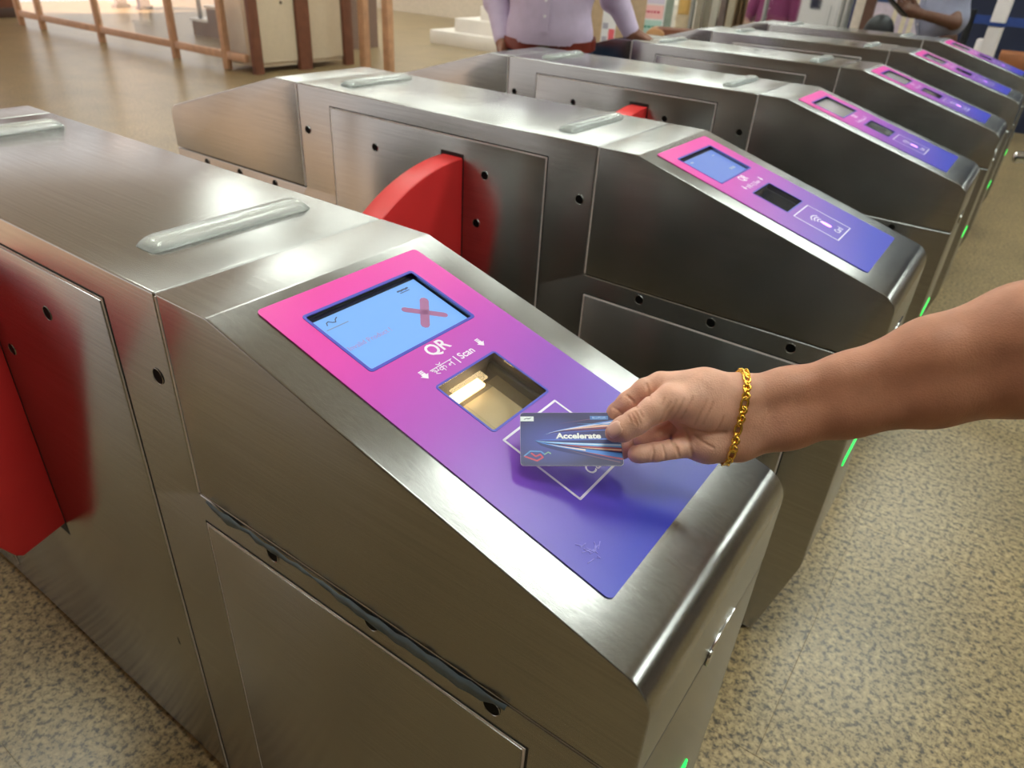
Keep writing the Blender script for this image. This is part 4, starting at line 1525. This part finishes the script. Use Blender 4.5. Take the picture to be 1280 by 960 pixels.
MAROON = plain('maroon_shirt', (112, 36, 84), .75, var=.08, scale=25)
m3J = dict(m2J)
m3J.update(head=(0, -.06, 1.19), neck=(0, 0, 1.05), chest=(0, .01, .84), hips=(0, .04, .52), rsho=(-.19, 0, .96), lsho=(.19, 0, .96),
           relb=(-.25, -.05, .72), rwri=(-.14, -.28, .76), rhan=(-.06, -.36, .76), rside=(.3, -1, 0), rcurl=(.3, -.3, -.3),
           lelb=(.25, -.05, .72), lwri=(.14, -.28, .76), lhan=(.06, -.36, .76), lside=(-.3, -1, 0), lcurl=(-.3, -.3, -.3),
           rhip=(-.09, 0, .50), rkne=(-.11, -.40, .50), rank=(-.12, -.38, .09), lhip=(.09, 0, .50), lkne=(.11, -.40, .50), lank=(.12, -.38, .09),
           hem=.48, girth=.16)
p = cam_pt(968, 20, 6.5)
man3 = person('person', 'seated person in a maroon shirt behind the glass counter', (p[0], p[1], 0), math.radians(-12), m3J, MAROON, GTR, (120, 80, 62), False)
stool = empty('office_stool', (p[0], p[1] + .03, 0))
tag(stool, 'dark round office stool under the seated person', 'stool')
bm_obj('seat', prism_bm([(.19 * math.cos(a), .19 * math.sin(a)) for a in np.linspace(0, 6.283, 20, endpoint=False)], .32, .370, XY, .01, 2), DK, stool)
tube('column', [(0, 0, .03), (0, 0, .32)], .025, CHROME, stool)
for i in range(5):
    a = i * 1.2566
    box('foot', -.02, .02, 0, .24, .0, .03, DK, stool).rotation_euler = (0, 0, a)

# ------------------------------------------------------------------ counters and clutter behind the gates
def at_floor(u, v, D):
    p = cam_pt(u, v, D); return (p[0], p[1], 0)


POLE = plain('aluminium_pole', (176, 178, 176), .35, .8)
NAVY = plain('navy_wall', (26, 34, 62), .6, var=.15, scale=4)
NAVYB = plain('navy_band', (34, 40, 110), .5)
TAN = plain('tan_board', (196, 168, 136), .6)
PAPER = plain('white_paper', (232, 228, 230), .6, var=.02)

# notice board behind the lavender man
nb = empty('notice_board', at_floor(748, 30, 4.1), math.radians(28))
tag(nb, 'tan notice board with a navy top band right of the lavender-shirted man', 'notice board')
box('board', -.14, .26, 0, .03, .42, 1.9, TAN, nb, .004)
box('side_stile', -.15, -.06, -.01, .0, .42, 1.9, plain('brown_stile', (128, 96, 70), .5), nb)
box('navy_band', -.14, .26, -.006, 0, 1.02, 1.12, NAVYB, nb)
pp = box('poster', .02, .10, -.004, 0, .55, .96, PAPER, nb)
box('red_print', .062, .095, -.006, -.004, .74, .84, plain('red_print', (226, 100, 110), .6), pp)
for i in range(3):
    box('grey_print', .026, .056, -.006, -.004, .70 + .07 * i, .73 + .07 * i, plain('grey_print', (178, 172, 186), .6), pp)
for x in (-.12, .24):
    box('leg', x - .015, x + .015, 0, .03, 0, .42, POLE, nb)

lb = empty('leaflet_board', at_floor(811, 25, 4.9), math.radians(25))
tag(lb, 'white leaflet board striped with pink, green and blue notices', 'notice board')
box('board', -.115, .10, 0, .025, .35, 1.9, PAPER, lb, .003)
cols = [(150, 196, 226), (176, 206, 200), (238, 190, 190), (214, 206, 226), (240, 214, 160), (180, 210, 190)]
inks = [(70, 110, 170), (60, 140, 120), (200, 70, 100), (110, 90, 160), (180, 120, 60), (70, 130, 90)]
random.seed(8)
for i in range(6):
    z = .66 + .092 * i
    nt_ = box('notice', -.105, .09, -.003, 0, z, z + .082, plain('notice_%d' % i, cols[i], .6, var=.02), lb)
    x = -.09
    while x < .06:
        w = random.uniform(.012, .03)
        box('print_line', x, min(x + w, .075), -.0045, -.003, z + .034, z + .048, plain('notice_ink_%d' % i, inks[i], .6, var=0), nt_)
        x += w + .006
for x in (-.10, .085):
    box('leg', x - .012, x + .012, 0, .025, 0, .35, POLE, lb)
pole = empty('slim_post', at_floor(793, 30, 4.7))
tag(pole, 'slim pale post with a black sleeve beside the leaflet board', 'post')
tube('post', [(0, 0, .02), (0, 0, 1.9)], .014, plain('cream_post', (216, 204, 184), .4), pole)
tube('sleeve', [(.016, 0, .70), (.016, 0, 1.06)], .017, plain('black_rubber', (20, 20, 24), .5), pole)
tube('foot', [(0, 0, 0), (0, 0, .02)], .08, POLE, pole, 16)

tb = empty('side_table', at_floor(838, 41, 4.75), math.radians(20))
tag(tb, 'dark brown wooden side table with a tan rounded end', 'table')
zt_ = cam_pt(838, 35, 4.75)[2]
box('top', -.09, .22, -.10, .10, zt_ - .07, zt_, DWOOD, tb, .006)
bm_obj('rounded_end', prism_bm([(.06 * math.cos(a), .035 * math.sin(a)) for a in np.linspace(0, 6.283, 16, endpoint=False)], -.13, .10, lambda a, b, d: (-.09 + a, d, zt_ - .035 + b), .004), plain('tan_wood', (184, 138, 96), .5), tb)
for x in (-.07, .2):
    for y in (-.08, .08):
        box('leg', x - .02, x + .02, y - .02, y + .02, 0, zt_ - .07, DWOOD, tb)

# glazed booth
booth = empty('glass_booth', at_floor(900, 20, 5.1), math.radians(18))
tag(booth, 'glazed service counter with aluminium posts and posters behind the gates', 'counter')
box('counter_base', -.55, .80, .05, .40, 0, .62, plain('counter_front', (150, 140, 130), .5), booth, .006)
box('counter_top', -.58, .84, -.02, .45, .62, .66, plain('counter_top', (110, 82, 66), .4), booth, .006)
for x in (-.52, -.20, .30, .80):
    tube('post', [(x, .0, .66), (x, .0, 2.2)], .017, POLE, booth)
for a, b in ((-.52, -.20), (-.20, .30), (.30, .80)):
    box('pane', a + .018, b - .018, -.004, .004, .67, 2.15, GLASS, booth)
box('green_panel', -.50, -.34, .02, .03, .66, 2.1, plain('grey_green_panel', (146, 158, 146), .3), booth)
yp = box('poster', -.31, -.215, .02, .026, .70, 1.6, plain('cream_poster', (226, 206, 176), .6), booth)
box('pink_print', -.30, -.225, .017, .02, .96, 1.05, plain('pink_print', (224, 120, 134), .6), yp)
box('yellow_print', -.30, -.225, .017, .02, .86, .955, plain('yellow_print', (230, 186, 110), .6), yp)
for i, c in enumerate(((196, 184, 168), (150, 140, 126), (206, 198, 186), (128, 110, 104), (186, 172, 150))):
    x = -.18 + .055 * i
    box('folder', x, x + .045, .05, .16, .662, 1.30 - .05 * (i % 3), plain('folder_%d' % i, c, .6), booth, .003)
cur = empty('tan_curtain', at_floor(917, 15, 5.35), math.radians(15))
V, F = [], []
for i in range(25):
    x = -.09 + .18 * i / 24
    for z in (.67, 2.2):
        V.append((x, .02 * math.sin(i * 1.3), z))
for i in range(24):
    F.append((2 * i, 2 * i + 2, 2 * i + 3, 2 * i + 1))
cu = mesh_obj('cloth', V, F, plain('tan_cloth', (178, 154, 122), .8), cur, 60)
md = cu.modifiers.new('thick', 'SOLIDIFY'); md.thickness = .006
tube('rail', [(-.12, 0, 2.21), (.12, 0, 2.21)], .012, POLE, cur)
tag(cur, 'pleated tan curtain hanging left of the maroon-shirted person', 'curtain')
hel = empty('office_chair', at_floor(905, 30, 5.8), math.radians(20))
zb_ = cam_pt(905, 17, 5.8)[2]
tag(hel, 'black office chair with a rounded backrest behind the gates', 'chair')
V, F = sdf_mesh([('ell', np.array([0, 0, zb_ - .11]), (.085, .03, .11), None, .01)], .006)
np_mesh('backrest', V, F, plain('black_plastic', (18, 18, 22), .4), hel)
box('seat', -.19, .19, .02, .40, .40, .46, plain('black_plastic', (18, 18, 22)), hel, .02)
box('back_stem', -.02, .02, -.01, .02, .42, zb_ - .15, plain('black_plastic', (18, 18, 22)), hel)
tube('column', [(0, .2, .03), (0, .2, .40)], .025, CHROME, hel)
for i in range(5):
    f = box('foot', -.02, .02, 0, .26, 0, .03, DK, hel); f.location = (0, .2, 0); f.rotation_euler = (0, 0, i * 1.2566)

wp = empty('poster_stand', at_floor(1027, 18, 5.5), math.radians(8))
tag(wp, 'white poster on a stand with navy edge right of the maroon-shirted person', 'poster')
wb_ = box('poster_board', -.17, .13, 0, .02, .50, 1.8, PAPER, wp, .002)
box('navy_edge', .13, .22, -.002, .02, .50, 1.8, plain('navy_ink', (44, 50, 96), .5), wp)
box('print_block', -.10, -.02, -.003, 0, .93, 1.0, plain('dark_ink', (40, 42, 64), .5), wb_)
box('print_block', .0, .12, -.003, 0, 1.02, 1.05, plain('blue_ink', (90, 104, 170), .5), wb_)
box('print_line', .055, .06, -.003, 0, .80, .96, plain('dark_ink', (40, 42, 64)), wb_)
box('leg', -.03, .03, .0, .03, 0, .5, POLE, wp)
box('foot', -.15, .15, -.1, .12, 0, .015, POLE, wp)
al = empty('metal_post', at_floor(1058, 20, 4.8))
tube('post', [(0, 0, .02), (0, 0, 2.2)], .024, POLE, al)
tube('foot', [(0, 0, 0), (0, 0, .02)], .1, POLE, al, 16)
tag(al, 'silvery metal post between the white poster and the brown column', 'post')
bcx = empty('brown_column', at_floor(1078, 20, 5.7), math.radians(8))
box('white_half', -.085, .0, -.06, .06, 0, 2.4, plain('cream_paint', (222, 206, 192), .5), bcx, .004)
box('brown_half', .0, .075, -.06, .06, 0, 2.4, plain('column_brown', (104, 74, 62), .5), bcx, .004)
tag(bcx, 'narrow column, half cream and half dark brown', 'column')
wpn = empty('wall_panel', at_floor(1112, 20, 6.1), math.radians(5))
box('panel', -.24, .30, 0, .03, .3, 2.3, plain('lilac_panel', (206, 190, 206), .6), wpn)
box('blue_stripe', -.24, .0, -.004, 0, .98, 1.07, plain('blue_stripe', (52, 76, 120), .5), wpn)
for x in (-.2, .26):
    box('leg', x - .02, x + .02, 0, .03, 0, .3, POLE, wpn)
for x in (.02, .10, .16):
    box('batten', x, x + .035, -.012, 0, .3, 2.3, plain('cream_batten', (226, 212, 190), .5), wpn)
tag(wpn, 'pale lilac wall panel with a blue stripe and cream battens', 'panel')
fan = empty('black_pedestal', at_floor(1098, 38, 5.4))
V, F = sdf_mesh([('ell', np.array([0, 0, cam_pt(1098, 34, 5.4)[2] - .04]), (.11, .07, .13), None, .01)], .008)
np_mesh('dome', V, F, plain('black_plastic', (18, 18, 22)), fan)
tube('stem', [(0, 0, .02), (0, 0, .75)], .03, DK, fan)
tube('foot', [(0, 0, 0), (0, 0, .02)], .14, DK, fan, 16)
tag(fan, 'black dome-shaped pedestal unit left of the man with the phone', 'pedestal')

dw = box('wall_booth', -.35, 3.2, 8.0, 8.2, 0, CEIL_Z, NAVY)
tag(dw, 'dark navy partition wall at the back on the right', kind='structure')
wd = empty('white_scanner_post', at_floor(1243, 40, 4.85), math.radians(-10))
tag(wd, 'tall white slim scanner post standing behind the farthest gate', 'scanner post')
WPL = plain('white_plastic', (236, 226, 226), .4, var=.02)
zl = lambda v: cam_pt(1243, v, 4.85)[2]
box('column', -.045, .045, -.03, .03, .02, 1.5, WPL, wd, .012)
box('side_box', -.085, -.043, -.03, .03, .3, zl(50), WPL, wd, .012)
box('strap', -.05, .05, -.034, .034, zl(30) - .012, zl(30) + .012, plain('blue_belt', (36, 62, 130), .6), wd)
box('foot', -.14, .14, -.12, .12, 0, .02, WPL, wd, .004)
br = empty('belt_barrier', at_floor(1258, 28, 5.3), math.radians(-5))
zz = cam_pt(1258, 27, 5.3)[2]
box('belt', -.24, .9, -.004, .004, zz - .03, zz + .03, plain('blue_belt', (36, 62, 130)), br)
for x in (-.24, .9):
    tube('post', [(x, 0, .02), (x, 0, zz + .06)], .025, plain('black_post', (16, 18, 24), .5), br)
    tube('foot', [(x, 0, 0), (x, 0, .02)], .15, plain('black_post', (16, 18, 24)), br, 18)
tag(br, 'dark blue retractable belt barrier at the right edge behind the gates', 'barrier')
wbx = empty('wooden_crate', at_floor(1274, 70, 6.0), math.radians(4))
zz = cam_pt(1276, 66, 6.0)[2]
OR = plain('orange_wood', (150, 92, 56), .5, var=.15, scale=10)
for i in range(5):
    h = zz / 5
    box('board', -.14, .17, -.16, .2, i * h + .003, (i + 1) * h - .003, OR, wbx, .004)
tag(wbx, 'orange-brown wooden crate at the right edge beyond the farthest gate', 'crate')

# steel handrail whose end just enters the picture on the right
hr = empty('handrail', at_floor(1300, 198, 2.6))
tag(hr, 'end of a steel tube handrail poking in at the right edge', 'handrail')
e0 = cam_pt(1266, 196, 2.6) - np.array(hr.location); e1 = cam_pt(1420, 205, 2.45) - np.array(hr.location)
dirv = (e1 - e0) / np.linalg.norm(e1 - e0)
tube('rail', [e0, e0 + dirv * .004, e0 + dirv * .012, e0 + dirv * .9], [.010, .018, .021, .024], CHROME, hr, 14)
for q in (.25, .8):
    b = e0 + dirv * q
    tube('post', [(b[0], b[1], 0), (b[0], b[1], b[2] - .02)], .022, CHROME, hr)
